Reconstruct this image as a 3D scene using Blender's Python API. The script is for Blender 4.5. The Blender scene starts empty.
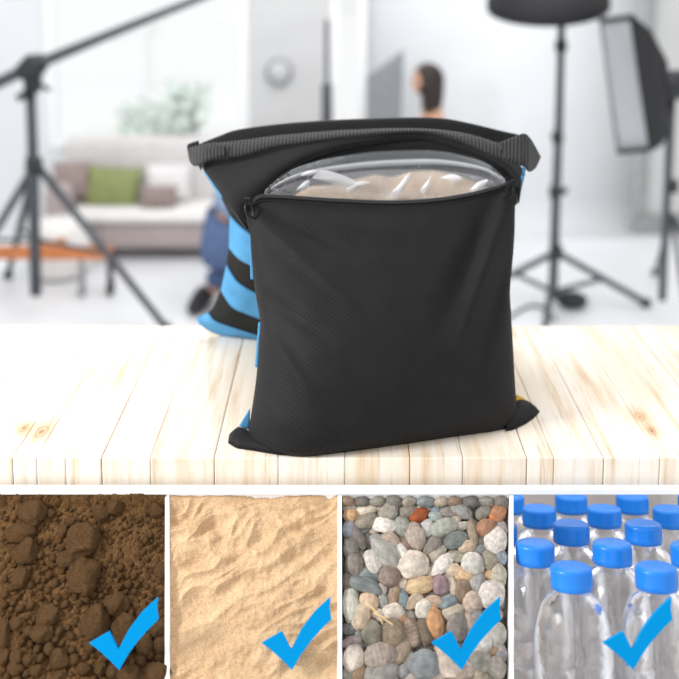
import bpy, bmesh, math, random
from mathutils import Vector, Matrix, noise
random.seed(11)
S = bpy.context.scene
COL = S.collection
PI = math.pi

# ------------------------------------------------------------------ camera
H, PITCH, F, PY0 = 1.9, math.radians(8.0), 1000.0, 90.5
cs, sn = math.cos(PITCH), math.sin(PITCH)
CAM = Vector((0, 0, H))
cd = bpy.data.cameras.new('camera')
cam = bpy.data.objects.new('camera', cd)
COL.objects.link(cam)
cam.location = CAM
cam.rotation_euler = (PI / 2 - PITCH, 0, 0)
cd.sensor_width = 36
cd.lens = 36 * F / 679
cd.shift_y = -(339.5 - PY0) / 679
cd.clip_end = 100
cd.dof.use_dof = True
cd.dof.focus_distance = 1.46
cd.dof.aperture_fstop = 2.5
S.camera = cam

def ray(px, py):
    a = (px - 339.5) / F
    d = (py - PY0) / F
    return Vector((a, cs - d * sn, -sn - d * cs))
def at(px, py, Y):
    r = ray(px, py)
    return CAM + r * (Y / r.y)
def at_z(px, py, Z):
    r = ray(px, py)
    return CAM + r * ((Z - H) / r.z)
def at_pl(px, py, o, n):
    r = ray(px, py)
    return CAM + r * ((o - CAM).dot(n) / r.dot(n))
def depth(p):
    q = p - CAM
    return q.y * cs - q.z * sn
def to_px(p):
    q = p - CAM
    z = depth(p)
    return (339.5 + F * q.x / z, PY0 - F * (q.y * sn + q.z * cs) / z)

# ------------------------------------------------------------------ helpers
def lerp(a, b, t): return a + (b - a) * t
def pl(pts, t):
    """point on a polyline, t in 0..1 by arc length"""
    L = [0]
    for a, b in zip(pts, pts[1:]):
        L.append(L[-1] + math.hypot(b[0] - a[0], b[1] - a[1]))
    d = t * L[-1]
    for i in range(len(pts) - 1):
        if d <= L[i + 1] or i == len(pts) - 2:
            k = (d - L[i]) / max(1e-9, L[i + 1] - L[i])
            return (lerp(pts[i][0], pts[i + 1][0], k), lerp(pts[i][1], pts[i + 1][1], k))
def spl(pts, n=60):
    """Catmull-Rom resample"""
    P = [pts[0]] + list(pts) + [pts[-1]]
    out = []
    m = max(2, n // (len(pts) - 1))
    for i in range(1, len(P) - 2):
        for k in range(m):
            t = k / m
            out.append(tuple(0.5 * (2 * P[i][j] + (P[i + 1][j] - P[i - 1][j]) * t +
                       (2 * P[i - 1][j] - 5 * P[i][j] + 4 * P[i + 1][j] - P[i + 2][j]) * t * t +
                       (-P[i - 1][j] + 3 * P[i][j] - 3 * P[i + 1][j] + P[i + 2][j]) * t ** 3) for j in range(len(pts[0]))))
    out.append(tuple(pts[-1]))
    return out
def interp(xs, x):
    """piecewise linear table [(x,y)...]"""
    if x <= xs[0][0]: return xs[0][1]
    for a, b in zip(xs, xs[1:]):
        if x <= b[0]:
            return lerp(a[1], b[1], (x - a[0]) / (b[0] - a[0]))
    return xs[-1][1]
def smooth(t):
    t = max(0, min(1, t)); return t * t * (3 - 2 * t)

def link(name, me, mats, parent=None, sm=True):
    o = bpy.data.objects.new(name, me)
    COL.objects.link(o)
    for m in (mats if isinstance(mats, (list, tuple)) else [mats]):
        me.materials.append(m)
    if sm:
        for p in me.polygons: p.use_smooth = True
    if parent is not None:
        o.parent = parent
        o.matrix_parent_inverse = Matrix.Translation(-parent.location) if parent.type == 'EMPTY' else parent.matrix_world.inverted()
    return o
def mesh(name, verts, faces, mats, parent=None, sm=True):
    me = bpy.data.meshes.new(name)
    me.from_pydata([tuple(v) for v in verts], [], faces)
    me.update()
    return link(name, me, mats, parent, sm)
def bmobj(name, bm, mats, parent=None, sm=False):
    me = bpy.data.meshes.new(name)
    bm.normal_update()
    bm.to_mesh(me); bm.free()
    return link(name, me, mats, parent, sm)
def tag(o, label=None, cat=None, group=None, kind=None):
    if label: o['label'] = label
    if cat: o['category'] = cat
    if group: o['group'] = group
    if kind: o['kind'] = kind
    return o
def empty(name, loc, label, cat, group=None):
    o = bpy.data.objects.new(name, None)
    o.empty_display_size = 0.05
    o.location = loc
    COL.objects.link(o)
    return tag(o, label, cat, group)
def box(bm, x0, x1, y0, y1, z0, z1, bev=0.0, rot=None):
    g = bmesh.ops.create_cube(bm, size=1)
    vs = g['verts']
    for v in vs:
        v.co = Vector((lerp(x0, x1, v.co.x + .5), lerp(y0, y1, v.co.y + .5), lerp(z0, z1, v.co.z + .5)))
    if bev > 0:
        es = list({e for v in vs for e in v.link_edges})
        r = bmesh.ops.bevel(bm, geom=es, offset=bev, segments=2, affect='EDGES', profile=.6)
        vs = list({v for f in r['faces'] for v in f.verts} | {v for v in vs if v.is_valid})
    if rot is not None:
        for v in vs: v.co = rot @ v.co
    return vs
def tube(bm, pts, r, seg=10, cap=True):
    pts = [Vector(p) for p in pts]
    n = len(pts)
    rs = r if isinstance(r, (list, tuple)) else [r] * n
    rings = []
    up = None
    for i, p in enumerate(pts):
        d = (pts[min(i + 1, n - 1)] - pts[max(i - 1, 0)]).normalized()
        if up is None:
            up = Vector((0, 0, 1)) if abs(d.z) < .9 else Vector((1, 0, 0))
        a = d.cross(up)
        if a.length < 1e-6: a = d.orthogonal()
        a.normalize()
        b = a.cross(d).normalized()
        up = b
        rings.append([bm.verts.new(p + (a * math.cos(t) + b * math.sin(t)) * rs[i]) for t in [2 * PI * k / seg for k in range(seg)]])
    for A, B in zip(rings, rings[1:]):
        for k in range(seg):
            bm.faces.new((A[k], A[(k + 1) % seg], B[(k + 1) % seg], B[k]))
    if cap:
        bm.faces.new(rings[0][::-1]); bm.faces.new(rings[-1])
def lathe(bm, prof, seg=40, M=None, cap=False):
    rings = []
    for r, z in prof:
        ring = []
        for k in range(seg):
            t = 2 * PI * k / seg
            p = Vector((r * math.cos(t), r * math.sin(t), z))
            ring.append(bm.verts.new(M @ p if M else p))
        rings.append(ring)
    for A, B in zip(rings, rings[1:]):
        for k in range(seg):
            bm.faces.new((A[k], A[(k + 1) % seg], B[(k + 1) % seg], B[k]))
    if cap:
        bm.faces.new(rings[0][::-1]); bm.faces.new(rings[-1])
def grid_faces(nu, nv, off=0, flip=False):
    fs = []
    for j in range(nv):
        for i in range(nu):
            a = off + j * (nu + 1) + i
            q = (a, a + 1, a + nu + 2, a + nu + 1)
            fs.append(q[::-1] if flip else q)
    return fs
def slab(name, gridpts, nu, nv, thick, mats, parent, dirv=Vector((0, 1, 0)), sm=True):
    """a cloth panel: front grid plus a back grid offset along dirv, edges closed"""
    V = list(gridpts) + [p + dirv * thick for p in gridpts]
    n = len(gridpts)
    Fc = grid_faces(nu, nv) + grid_faces(nu, nv, n, True)
    edge = [i for i in range(nu + 1)] + [j * (nu + 1) + nu for j in range(1, nv + 1)] + \
           [nv * (nu + 1) + i for i in range(nu - 1, -1, -1)] + [j * (nu + 1) for j in range(nv - 1, 0, -1)]
    for a, b in zip(edge, edge[1:] + edge[:1]):
        Fc.append((b, a, a + n, b + n))
    o = mesh(name, V, Fc, mats, parent, sm)
    bm = bmesh.new(); bm.from_mesh(o.data)
    bmesh.ops.recalc_face_normals(bm, faces=bm.faces)
    bm.to_mesh(o.data); bm.free()
    return o

# ------------------------------------------------------------------ materials
def srgb(c):
    r = []
    for v in c:
        v = v / 255
        r.append(v / 12.92 if v <= .04045 else ((v + .055) / 1.055) ** 2.4)
    return (*r, 1)
class NT:
    def __init__(s, name):
        s.m = bpy.data.materials.new(name); s.m.use_nodes = True
        s.t = s.m.node_tree; s.n = s.t.nodes; s.l = s.t.links
        s.b = s.n['Principled BSDF']
        s.out = s.n['Material Output']
    def node(s, typ, **kw):
        nd = s.n.new(typ)
        for k, v in kw.items():
            if hasattr(nd, k): setattr(nd, k, v)
            else: nd.inputs[k.replace('_', ' ')].default_value = v
        return nd
    def coords(s, scale=(1, 1, 1)):
        tc = s.n.new('ShaderNodeTexCoord'); mp = s.n.new('ShaderNodeMapping')
        mp.inputs['Scale'].default_value = scale
        s.l.new(tc.outputs['Object'], mp.inputs['Vector'])
        return mp.outputs['Vector']
    def noise(s, vec, scale, detail=4, rough=.55):
        nd = s.n.new('ShaderNodeTexNoise')
        nd.inputs['Scale'].default_value = scale; nd.inputs['Detail'].default_value = detail; nd.inputs['Roughness'].default_value = rough
        s.l.new(vec, nd.inputs['Vector'])
        return nd.outputs['Fac']
    def ramp(s, fac, stops):
        r = s.n.new('ShaderNodeValToRGB')
        e = r.color_ramp.elements
        while len(e) < len(stops): e.new(.5)
        for i, (p, c) in enumerate(stops):
            e[i].position = p; e[i].color = srgb(c) if len(c) == 3 else c
        s.l.new(fac, r.inputs['Fac'])
        return r.outputs['Color']
    def bump(s, fac, strength, dist=.002):
        b = s.n.new('ShaderNodeBump')
        b.inputs['Strength'].default_value = strength; b.inputs['Distance'].default_value = dist
        s.l.new(fac, b.inputs['Height']); s.l.new(b.outputs['Normal'], s.b.inputs['Normal'])
    def math(s, op, a, b=None):
        m = s.n.new('ShaderNodeMath'); m.operation = op
        for i, v in enumerate((a, b)):
            if v is None: continue
            if isinstance(v, (int, float)): m.inputs[i].default_value = v
            else: s.l.new(v, m.inputs[i])
        return m.outputs[0]
    def mix(s, fac, a, b, mode='MIX'):
        m = s.n.new('ShaderNodeMix'); m.data_type = 'RGBA'; m.blend_type = mode
        for sock, v in ((m.inputs[0], fac), (m.inputs[6], a), (m.inputs[7], b)):
            if isinstance(v, (int, float)): sock.default_value = v
            elif isinstance(v, tuple): sock.default_value = v
            else: s.l.new(v, sock)
        return m.outputs[2]
    def base(s, c):
        if isinstance(c, tuple): s.b.inputs['Base Color'].default_value = srgb(c) if len(c) == 3 else c
        else: s.l.new(c, s.b.inputs['Base Color'])
    def set(s, **kw):
        for k, v in kw.items(): s.b.inputs[k.replace('_', ' ')].default_value = v

def plain(name, c, rough=.6, metal=0, var=.06, scale=20, bump=0, spec=.5, **kw):
    t = NT(name)
    v = t.coords()
    f = t.noise(v, scale)
    lo = tuple(max(0, x * (1 - var)) for x in c); hi = tuple(min(255, x * (1 + var)) for x in c)
    t.base(t.ramp(f, [(.3, lo), (.7, hi)]))
    t.set(Roughness=rough, Metallic=metal)
    t.b.inputs['Specular IOR Level'].default_value = spec
    if bump: t.bump(t.noise(v, scale * 8), bump)
    return t.m

def fabric(name, c, sc=900, strength=.5, rough=.85, sheen=.0, spec=.3, var=.12):
    """woven cloth: two crossed waves"""
    t = NT(name)
    v = t.coords()
    w1 = t.node('ShaderNodeTexWave', wave_type='BANDS', bands_direction='DIAGONAL'); w1.inputs['Scale'].default_value = sc / 10
    mp = t.node('ShaderNodeMapping'); mp.inputs['Scale'].default_value = (-1, 1, 1)
    t.l.new(v, w1.inputs['Vector']); t.l.new(v, mp.inputs['Vector'])
    w2 = t.node('ShaderNodeTexWave', wave_type='BANDS', bands_direction='DIAGONAL'); w2.inputs['Scale'].default_value = sc / 10
    t.l.new(mp.outputs[0], w2.inputs['Vector'])
    h = t.math('MULTIPLY', w1.outputs['Fac'], w2.outputs['Fac'])
    n = t.noise(v, 30, 5)
    lo = tuple(x * (1 - var) for x in c); hi = tuple(min(255, x * (1 + var)) for x in c)
    col = t.ramp(n, [(.3, lo), (.7, hi)])
    dark = tuple(x * .72 for x in c)
    t.base(t.mix(t.math('MULTIPLY', h, .5), srgb(dark), col) if strength > .3 else col)
    if strength > .3:
        t.l.new(t.mix(t.math('ADD', t.math('MULTIPLY', h, .55), .45), srgb(dark), col), t.b.inputs['Base Color'])
    t.set(Roughness=rough)
    t.b.inputs['Specular IOR Level'].default_value = spec
    t.b.inputs['Sheen Weight'].default_value = sheen
    t.b.inputs['Sheen Roughness'].default_value = .5
    t.bump(h, strength, .0008)
    return t.m

M = {}
M['bag'] = fabric('black_polyester', (28, 28, 30), 640, .42, .7, .0, .25)
M['bag_plain'] = fabric('black_lining', (32, 32, 33), 900, .5, .8, .06, .25)  # lightened and given sheen, putting top light on the flap into the cloth
M['webbing'] = None
M['blue'] = fabric('blue_polyester', (82, 150, 198), 1800, .25, .75, 0, .3, .05)
M['yellow'] = fabric('yellow_polyester', (226, 178, 60), 1800, .25, .75, 0, .3, .05)
t = NT('black_webbing'); v = t.coords()
w = t.node('ShaderNodeTexWave', wave_type='BANDS', bands_direction='X'); w.inputs['Scale'].default_value = 52; t.l.new(v, w.inputs['Vector'])
w.inputs['Distortion'].default_value = .6
w3 = t.node('ShaderNodeTexWave', wave_type='BANDS', bands_direction='Z'); w3.inputs['Scale'].default_value = 80; t.l.new(v, w3.inputs['Vector'])
hh = t.math('MULTIPLY', w.outputs['Fac'], t.math('ADD', t.math('MULTIPLY', w3.outputs['Fac'], .6), .4))
t.base(t.ramp(hh, [(0, (22, 22, 23)), (1, (84, 84, 85))])); t.set(Roughness=.7); t.bump(hh, .9, .0015)
M['webbing'] = t.m
M['zip_metal'] = plain('black_zip_metal', (26, 26, 28), .25, .6)
M['zip_teeth'] = plain('black_zip_teeth', (70, 70, 72), .35, 0)
M['white_paint'] = plain('white_lacquered_board', (252, 252, 252), .5, 0, .0)
M['tick'] = plain('sky_blue_acrylic', (0, 142, 208), .5, 0, .0, spec=.05)

def film(name, tint, gl=.5, rough=.08, bumpsc=0, bstr=.6, base_refl=.04, milky=0.0, mcol=(235, 238, 240)):
    t = NT(name)
    tr = t.node('ShaderNodeBsdfTransparent'); tr.inputs['Color'].default_value = (*tint, 1)
    g = t.node('ShaderNodeBsdfGlossy'); g.inputs['Roughness'].default_value = rough; g.inputs['Color'].default_value = (.95, .97, 1, 1)
    fr = t.node('ShaderNodeLayerWeight'); fr.inputs['Blend'].default_value = .25
    if bumpsc:
        v = t.coords()
        n1 = t.noise(v, bumpsc, 6, .6)
        b = t.node('ShaderNodeBump'); b.inputs['Strength'].default_value = bstr; b.inputs['Distance'].default_value = .01
        t.l.new(n1, b.inputs['Height']); t.l.new(b.outputs[0], g.inputs['Normal']); t.l.new(b.outputs[0], fr.inputs['Normal'])
    fac = t.math('ADD', t.math('MULTIPLY', fr.outputs['Fresnel'], gl), base_refl)
    mx = t.node('ShaderNodeMixShader'); t.l.new(fac, mx.inputs[0]); t.l.new(tr.outputs[0], mx.inputs[1]); t.l.new(g.outputs[0], mx.inputs[2])
    res = mx.outputs[0]
    if milky:
        d = t.node('ShaderNodeBsdfDiffuse'); d.inputs['Color'].default_value = srgb(mcol)
        m2 = t.node('ShaderNodeMixShader'); m2.inputs[0].default_value = milky
        t.l.new(res, m2.inputs[1]); t.l.new(d.outputs[0], m2.inputs[2]); res = m2.outputs[0]
    t.l.new(res, t.out.inputs['Surface'])
    return t.m

ZTAB_ = 1.15
# ------------------------------------------------------------------ world and lights
W = bpy.data.worlds.new('daylight'); S.world = W; W.use_nodes = True
bg = W.node_tree.nodes['Background']
bg.inputs['Color'].default_value = (1, 1, 1, 1); bg.inputs['Strength'].default_value = 1.0
def area(name, loc, target, size, power, col=(1, 1, 1), sy=None):
    l = bpy.data.lights.new(name, 'AREA'); l.energy = power; l.size = size; l.color = col
    if sy: l.shape = 'RECTANGLE'; l.size_y = sy
    o = bpy.data.objects.new(name, l); COL.objects.link(o); o.location = loc
    o.rotation_euler = (Vector(target) - Vector(loc)).to_track_quat('-Z', 'Y').to_euler()
    return o
area('key_light', (-2.0, .75, 2.35), (0, 1.35, 1.1), .5, 54)
area('studio_light', (.5, 4.0, 4.4), (0, 5.6, .3), 3.5, 105)
area('added_shelf_fill', (.30, 1.66, ZTAB_ - .052), (.30, 1.68, .5), .75, 1.5, (1, .98, .97), .42)  # unseen fill lamp added to brighten the bottles under the tabletop

# ------------------------------------------------------------------ the room
YW = 6.55
def wx(px, Y, py=150): return at(px, py, Y).x
M['wall'] = plain('white_wall_paint', (226, 229, 232), .8, 0, .01, 3)
M['wall_grey'] = plain('light_grey_wall_paint', (206, 207, 208), .8, 0, .015, 3)
M['wall_side'] = plain('grey_wall_paint', (196, 197, 197), .8, 0, .015, 3)
M['floor'] = plain('white_studio_floor', (236, 238, 241), .35, 0, .015, 2)
M['frame'] = plain('white_window_frame', (246, 247, 248), .4, 0, .01)
bm = bmesh.new(); box(bm, -6, 6, -2.5, YW + .6, -.05, 0)
tag(bmobj('floor', bm, M['floor']), 'white studio floor', 'floor', kind='structure')
ZT = 3.6
xa, xb, xc, xd, xe, xf = -6.0, wx(50, YW), wx(249, YW), wx(331, YW), wx(366, YW), wx(641, YW)
zs = at(150, 148, YW).z
bm = bmesh.new()
box(bm, xa, xb, YW, YW + .15, 0, ZT)
box(bm, xb, xc, YW, YW + .15, 0, zs)
box(bm, xb, xc, YW, YW + .15, ZT - .25, ZT)
tag(bmobj('wall_back', bm, M['wall']), 'white back wall around the big window', 'wall', kind='structure')
bm = bmesh.new()
box(bm, xc, xd, YW, YW + .15, 0, ZT)
tag(bmobj('wall_centre', bm, M['wall_grey']), 'grey wall pier between the windows', 'wall', kind='structure')
bm = bmesh.new()
box(bm, xd, xe, YW, YW + .15, ZT - .25, ZT)
box(bm, xd, xe, YW, YW + .15, 0, .1)
tag(bmobj('wall_front', bm, M['wall']), 'white wall above and under the narrow window', 'wall', kind='structure')
M['pane'] = film('window_glass', (.99, 1, 1), .3, .02)
def window(name, x0, x1, z0, z1, n, label):
    bm = bmesh.new()
    w = .05
    box(bm, x0, x1, YW - .02, YW + .1, z0, z0 + w, .006); box(bm, x0, x1, YW - .02, YW + .1, z1 - w, z1, .006)
    for k in range(n + 1):
        x = lerp(x0, x1 - w, k / n)
        box(bm, x, x + w, YW - .02, YW + .1, z0 + w, z1 - w, .006)
    o = bmobj(name, bm, M['frame']); tag(o, label, 'window', kind='structure')
    bm = bmesh.new(); box(bm, x0 + w, x1 - w, YW + .04, YW + .046, z0 + w, z1 - w)
    bmobj('window_pane', bm, M['pane'], o)
window('window_1', xb, xc, zs, ZT - .25, 1, 'large white-framed window, bright daylight behind')
window('window_2', xd, xe, .1, ZT - .25, 1, 'narrow tall bright window beside the grey wall pier')
# seamless sweep on the right: floor curves up into the wall
nv, V, Fc = 16, [], []
R = .22
prof = [(YW - .12, .004)] + [(YW + .15 - R + R * math.sin(a), .004 + R - R * math.cos(a)) for a in [PI / 2 * k / nv for k in range(nv + 1)]] + [(YW + .15, ZT)]
for x in (xe, xf):
    V += [(x, y, z) for y, z in prof]
n = len(prof)
Fc = [(i, n + i, n + i + 1, i + 1) for i in range(n - 1)]
o = mesh('wall_studio', V, Fc, M['wall'])
md = o.modifiers.new('s', 'SOLIDIFY'); md.thickness = .004; md.offset = -1
tag(o, 'white seamless studio backdrop curving into the floor', 'wall', kind='structure')
bm = bmesh.new(); box(bm, xf, 6, YW, YW + .15, 0, ZT)
tag(bmobj('wall_right', bm, M['wall_side']), 'grey wall right of the seamless backdrop', 'wall', kind='structure')
M['base'] = plain('grey_baseboard', (150, 151, 152), .6)
M['trimg'] = plain('grey_door_trim', (150, 152, 152), .6)
bm = bmesh.new(); zb = at(660, 215, YW - .03).z
box(bm, xf - .03, 6, YW - .03, YW, 0, zb, .006)
tag(bmobj('baseboard_right', bm, M['base']), 'grey baseboard under the right wall', 'baseboard', kind='structure')
bm = bmesh.new(); box(bm, wx(640, YW), wx(648, YW), YW - .04, YW, zb, ZT, .006)
tag(bmobj('trim_1', bm, M['trimg']), 'upright grey trim at the edge of the right wall', 'trim', kind='structure')

# ------------------------------------------------------------------ table
ZTAB, YF = 1.15, 1.40
YB = at_z(339, 325.5, ZTAB).y
t = NT('pale_pine_boards')
v = t.coords((1, .06, .06))
g1 = t.noise(v, 55, 5, .6)
g2 = t.noise(t.coords((1, .03, .03)), 160, 3, .6)
g3 = t.noise(t.coords((1, .25, .25)), 9, 3)
at_n = t.node('ShaderNodeAttribute', attribute_name='tint')
c1 = t.ramp(g1, [(.28, (222, 196, 164)), (.40, (243, 228, 208)), (.52, (252, 245, 234)), (1, (254, 250, 244))])
c2 = t.ramp(g2, [(.30, (206, 182, 156)), (.38, (255, 255, 255))])
c3 = t.ramp(g3, [(.3, (246, 230, 206)), (.55, (255, 254, 252))])
c = t.mix(.55, c1, c2, 'MULTIPLY'); c = t.mix(.45, c, c3, 'MULTIPLY'); c = t.mix(1.0, c, at_n.outputs['Color'], 'MULTIPLY')
# knots
kd = t.noise(t.coords((1, .5, .5)), 40, 3)
for kx, ky, kr in ((41, 432, .011), (24, 428, .007), (640, 417, .009), (652, 431, .006), (300, 356, .006)):
    kp = at_z(kx, ky, ZTAB)
    vm = t.node('ShaderNodeVectorMath', operation='SUBTRACT'); t.l.new(t.coords(), vm.inputs[0]); vm.inputs[1].default_value = kp
    vs_ = t.node('ShaderNodeVectorMath', operation='MULTIPLY'); t.l.new(vm.outputs[0], vs_.inputs[0]); vs_.inputs[1].default_value = (1, .5, 1)
    vl = t.node('ShaderNodeVectorMath', operation='LENGTH'); t.l.new(vs_.outputs[0], vl.inputs[0])
    dd = t.math('ADD', t.math('DIVIDE', vl.outputs['Value'], kr), t.math('MULTIPLY', t.math('SUBTRACT', kd, .5), .9))
    kn = t.ramp(t.math('MULTIPLY', dd, .33), [(0, (150, 118, 92)), (.10, (176, 140, 108)), (.16, (226, 202, 172)), (.28, (206, 172, 138)), (.36, (232, 212, 186)), (1, (255, 255, 255))])
    c = t.mix(.9, c, kn, 'MULTIPLY')
t.base(c); t.set(Roughness=.5); t.bump(g2, .15, .001)
t.b.inputs['Specular IOR Level'].default_value = .3
M['pine'] = t.m
M['pine_leg'] = plain('pine_leg_wood', (226, 204, 172), .6)
tb = empty('table', (0, YF + .3, 0), 'pale pine plank table the black bag stands on', 'table')
zf = depth(Vector((0, YF, ZTAB)))
bx = [(-640, .001), (-520, .001), (-400, .001), (-260, .001), (-150, .001), (-60, .001), (12, .001), (36, .0006), (65, .0006), (101, .0018), (150, .0005), (214, .001), (278, .0006), (345, .0006), (410, .0008),
      (463, .0006), (527, .0012), (554, .0005), (604, .0009), (660, .0006), (735, .001), (830, .001), (950, .001), (1080, .001), (1200, .001), (1300, .001)]
bm = bmesh.new()
cl = bm.loops.layers.float_color.new('tint')
rr = random.Random(4)
for (p0, g0), (p1, g_1) in zip(bx, bx[1:]):
    before = set(bm.faces)
    X0, X1 = (p0 - 339.5) * zf / F, (p1 - 339.5) * zf / F
    box(bm, X0 + g0 / 2, X1 - g_1 / 2, YF, YB, ZTAB - .047, ZTAB, .0022)
    k = rr.uniform(.93, 1.0); w_ = rr.uniform(.0, .05)
    for f in set(bm.faces) - before:
        for lp in f.loops: lp[cl] = (k, k * (1 - w_ * .4), k * (1 - w_), 1)
# core under the seams so the gaps read as thin dark lines
before = set(bm.faces)
box(bm, (bx[0][0] - 339.5) * zf / F + .004, (bx[-1][0] - 339.5) * zf / F - .004, YF + .003, YB - .003, ZTAB - .045, ZTAB - .003)
for f in set(bm.faces) - before:
    for lp in f.loops: lp[cl] = (.45, .34, .25, 1)
bmobj('tabletop', bm, M['pine'], tb, False)
for sx in (-1, 1):
    for y in (YF + .09, YB - .09):
        bm = bmesh.new(); box(bm, sx * 1.15 - .035, sx * 1.15 + .035, y - .035, y + .035, 0, ZTAB - .047, .004)
        bmobj('leg', bm, M['pine_leg'], tb)

# ------------------------------------------------------------------ display stand with four bins
AL = math.radians(38)
Y0 = 1.378
O_S = at(339, 495.6, Y0)
N_S = Vector((0, -math.sin(AL), math.cos(AL)))
E_S = Vector((0, -math.cos(AL), -math.sin(AL)))
SMAX = .275
def sp(px, py): return at_pl(px, py, O_S, N_S)
def bin_x(px, s):
    """x on the slope, s metres down from the back rail, for a bin edge"""
    a = sp(px, 495.6).x; b = sp(px, 679)
    sb = (b - O_S).dot(E_S)
    return lerp(a, b.x, s / sb)
def slope(px, s, h=0):
    p = O_S + E_S * s + N_S * h
    return Vector((bin_x(px, s), p.y, p.z))
ds = empty('display_stand', (0, 1.5, 0), 'white floor-standing display stand split into four open bins', 'display stand')
zr0, zr1 = at(339, 487.6, Y0).z, at(339, 494.8, Y0 - .004).z
XL, XR = -.60, .70
bm = bmesh.new(); box(bm, XL, XR, Y0 - .004, Y0 + .008, zr1, zr0, .001)
bmobj('back_rail', bm, M['white_paint'], ds)
for k, px in enumerate((167.3, 339.7, 511.2)):
    bm = bmesh.new()
    hw = .0030
    vs = []
    dep = .046
    for s in (0.0, SMAX):
        for h in (-dep, .0025):
            for w_ in (-hw, hw):
                p = slope(px, s, h); vs.append(bm.verts.new(p + Vector((w_, 0, 0))))
    for q in ((0, 1, 3, 2), (4, 6, 7, 5), (0, 2, 6, 4), (1, 5, 7, 3), (2, 3, 7, 6), (0, 4, 5, 1)):
        bm.faces.new([vs[i] for i in q])
    bmesh.ops.recalc_face_normals(bm, faces=bm.faces)
    bmobj('divider', bm, M['white_paint'], ds)
YFR = (O_S + E_S * SMAX).y
ZFR = (O_S + E_S * SMAX).z
bm = bmesh.new(); box(bm, XL, XR, YFR - .10, YFR - .088, 0, ZFR - .05, .002)
bmobj('front_panel', bm, M['white_paint'], ds)
bm = bmesh.new()
vs = []
for s in (-.004, SMAX):                                             # sloping tray floor of the three filled bins
    for h in (-.056, -.046):
        for x in (XL, bin_x(511.2, s)):
            p = O_S + E_S * s + N_S * h; vs.append(bm.verts.new((x, p.y, p.z)))
for q in ((0, 1, 3, 2), (4, 6, 7, 5), (0, 2, 6, 4), (1, 5, 7, 3), (2, 3, 7, 6), (0, 4, 5, 1)):
    bm.faces.new([vs[i] for i in q])
bmesh.ops.recalc_face_normals(bm, faces=bm.faces)
bmobj('tray_floor', bm, M['white_paint'], ds)
bm = bmesh.new(); box(bm, XL, bin_x(511.2, 0), Y0 + .0005, Y0 + .0045, O_S.z - .06, zr1)
bmobj('tray_back', bm, M['white_paint'], ds)
bm = bmesh.new()
vs = []
for s in (SMAX, SMAX + .01):
    for h in (-.056, .0):
        for x in (XL, bin_x(511.2, s)):
            p = O_S + E_S * s + N_S * h; vs.append(bm.verts.new((x, p.y, p.z)))
for q in ((0, 1, 3, 2), (4, 6, 7, 5), (0, 2, 6, 4), (1, 5, 7, 3), (2, 3, 7, 6), (0, 4, 5, 1)):
    bm.faces.new([vs[i] for i in q])
bmesh.ops.recalc_face_normals(bm, faces=bm.faces)
bmobj('front_lip', bm, M['white_paint'], ds)
for x in (XL - .012, XR):
    bm = bmesh.new()
    pts = [(YFR - .10, 0), (2.05, 0), (2.05, ZTAB - .10), (Y0 + .008, zr0), (Y0 - .004, zr0), (YFR - .10, ZFR - .04)]
    A = [bm.verts.new((x, y, z)) for y, z in pts]; B = [bm.verts.new((x + .012, y, z)) for y, z in pts]
    bm.faces.new(A); bm.faces.new(B[::-1])
    for i in range(len(pts)): bm.faces.new((A[i], B[i], B[(i + 1) % 6], A[(i + 1) % 6]))
    bmesh.ops.recalc_face_normals(bm, faces=bm.faces)
    bmobj('side_panel', bm, M['white_paint'], ds)
M['bin_back'] = plain('pale_bin_backing', (226, 220, 217), .7, 0, .03)
bm = bmesh.new(); box(bm, XL, XR, 2.04, 2.05, 0, ZTAB - .12)
bmobj('back_panel', bm, M['bin_back'], ds)

# ------------------------------------------------------------------ bin contents: beds
def bed(name, pL, pR, hf, nu, nv, mat, s0=0.0):
    V = []
    for j in range(nv + 1):
        s = s0 + (SMAX - .002 - s0) * j / nv
        for i in range(nu + 1):
            u = i / nu
            xl, xr = bin_x(pL, s), bin_x(pR, s)
            p = O_S + E_S * s + N_S * hf(lerp(pL, pR, u), s, lerp(xl, xr, u))
            V.append(Vector((lerp(xl, xr, u), p.y, p.z)))
    n = len(V)
    B = []
    for j in (0, nv):
        pass
    faces = grid_faces(nu, nv)
    # close down to the tray floor
    low = []
    edge = [i for i in range(nu + 1)] + [j * (nu + 1) + nu for j in range(1, nv + 1)] + \
           [nv * (nu + 1) + i for i in range(nu - 1, -1, -1)] + [j * (nu + 1) for j in range(nv - 1, 0, -1)]
    idx = {}
    for e in edge:
        s = s0 + (SMAX - .002 - s0) * (e // (nu + 1)) / nv
        p = O_S + E_S * s - N_S * .0455
        idx[e] = len(V); V.append(Vector((V[e].x, p.y, p.z)))
    for a, b in zip(edge, edge[1:] + edge[:1]):
        faces.append((b, a, idx[a], idx[b]))
    faces.append([idx[e] for e in edge])
    return mesh(name, V, [f[::-1] for f in faces], mat)
def fn(x, y, z=0): return noise.noise(Vector((x, y, z)))

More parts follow.
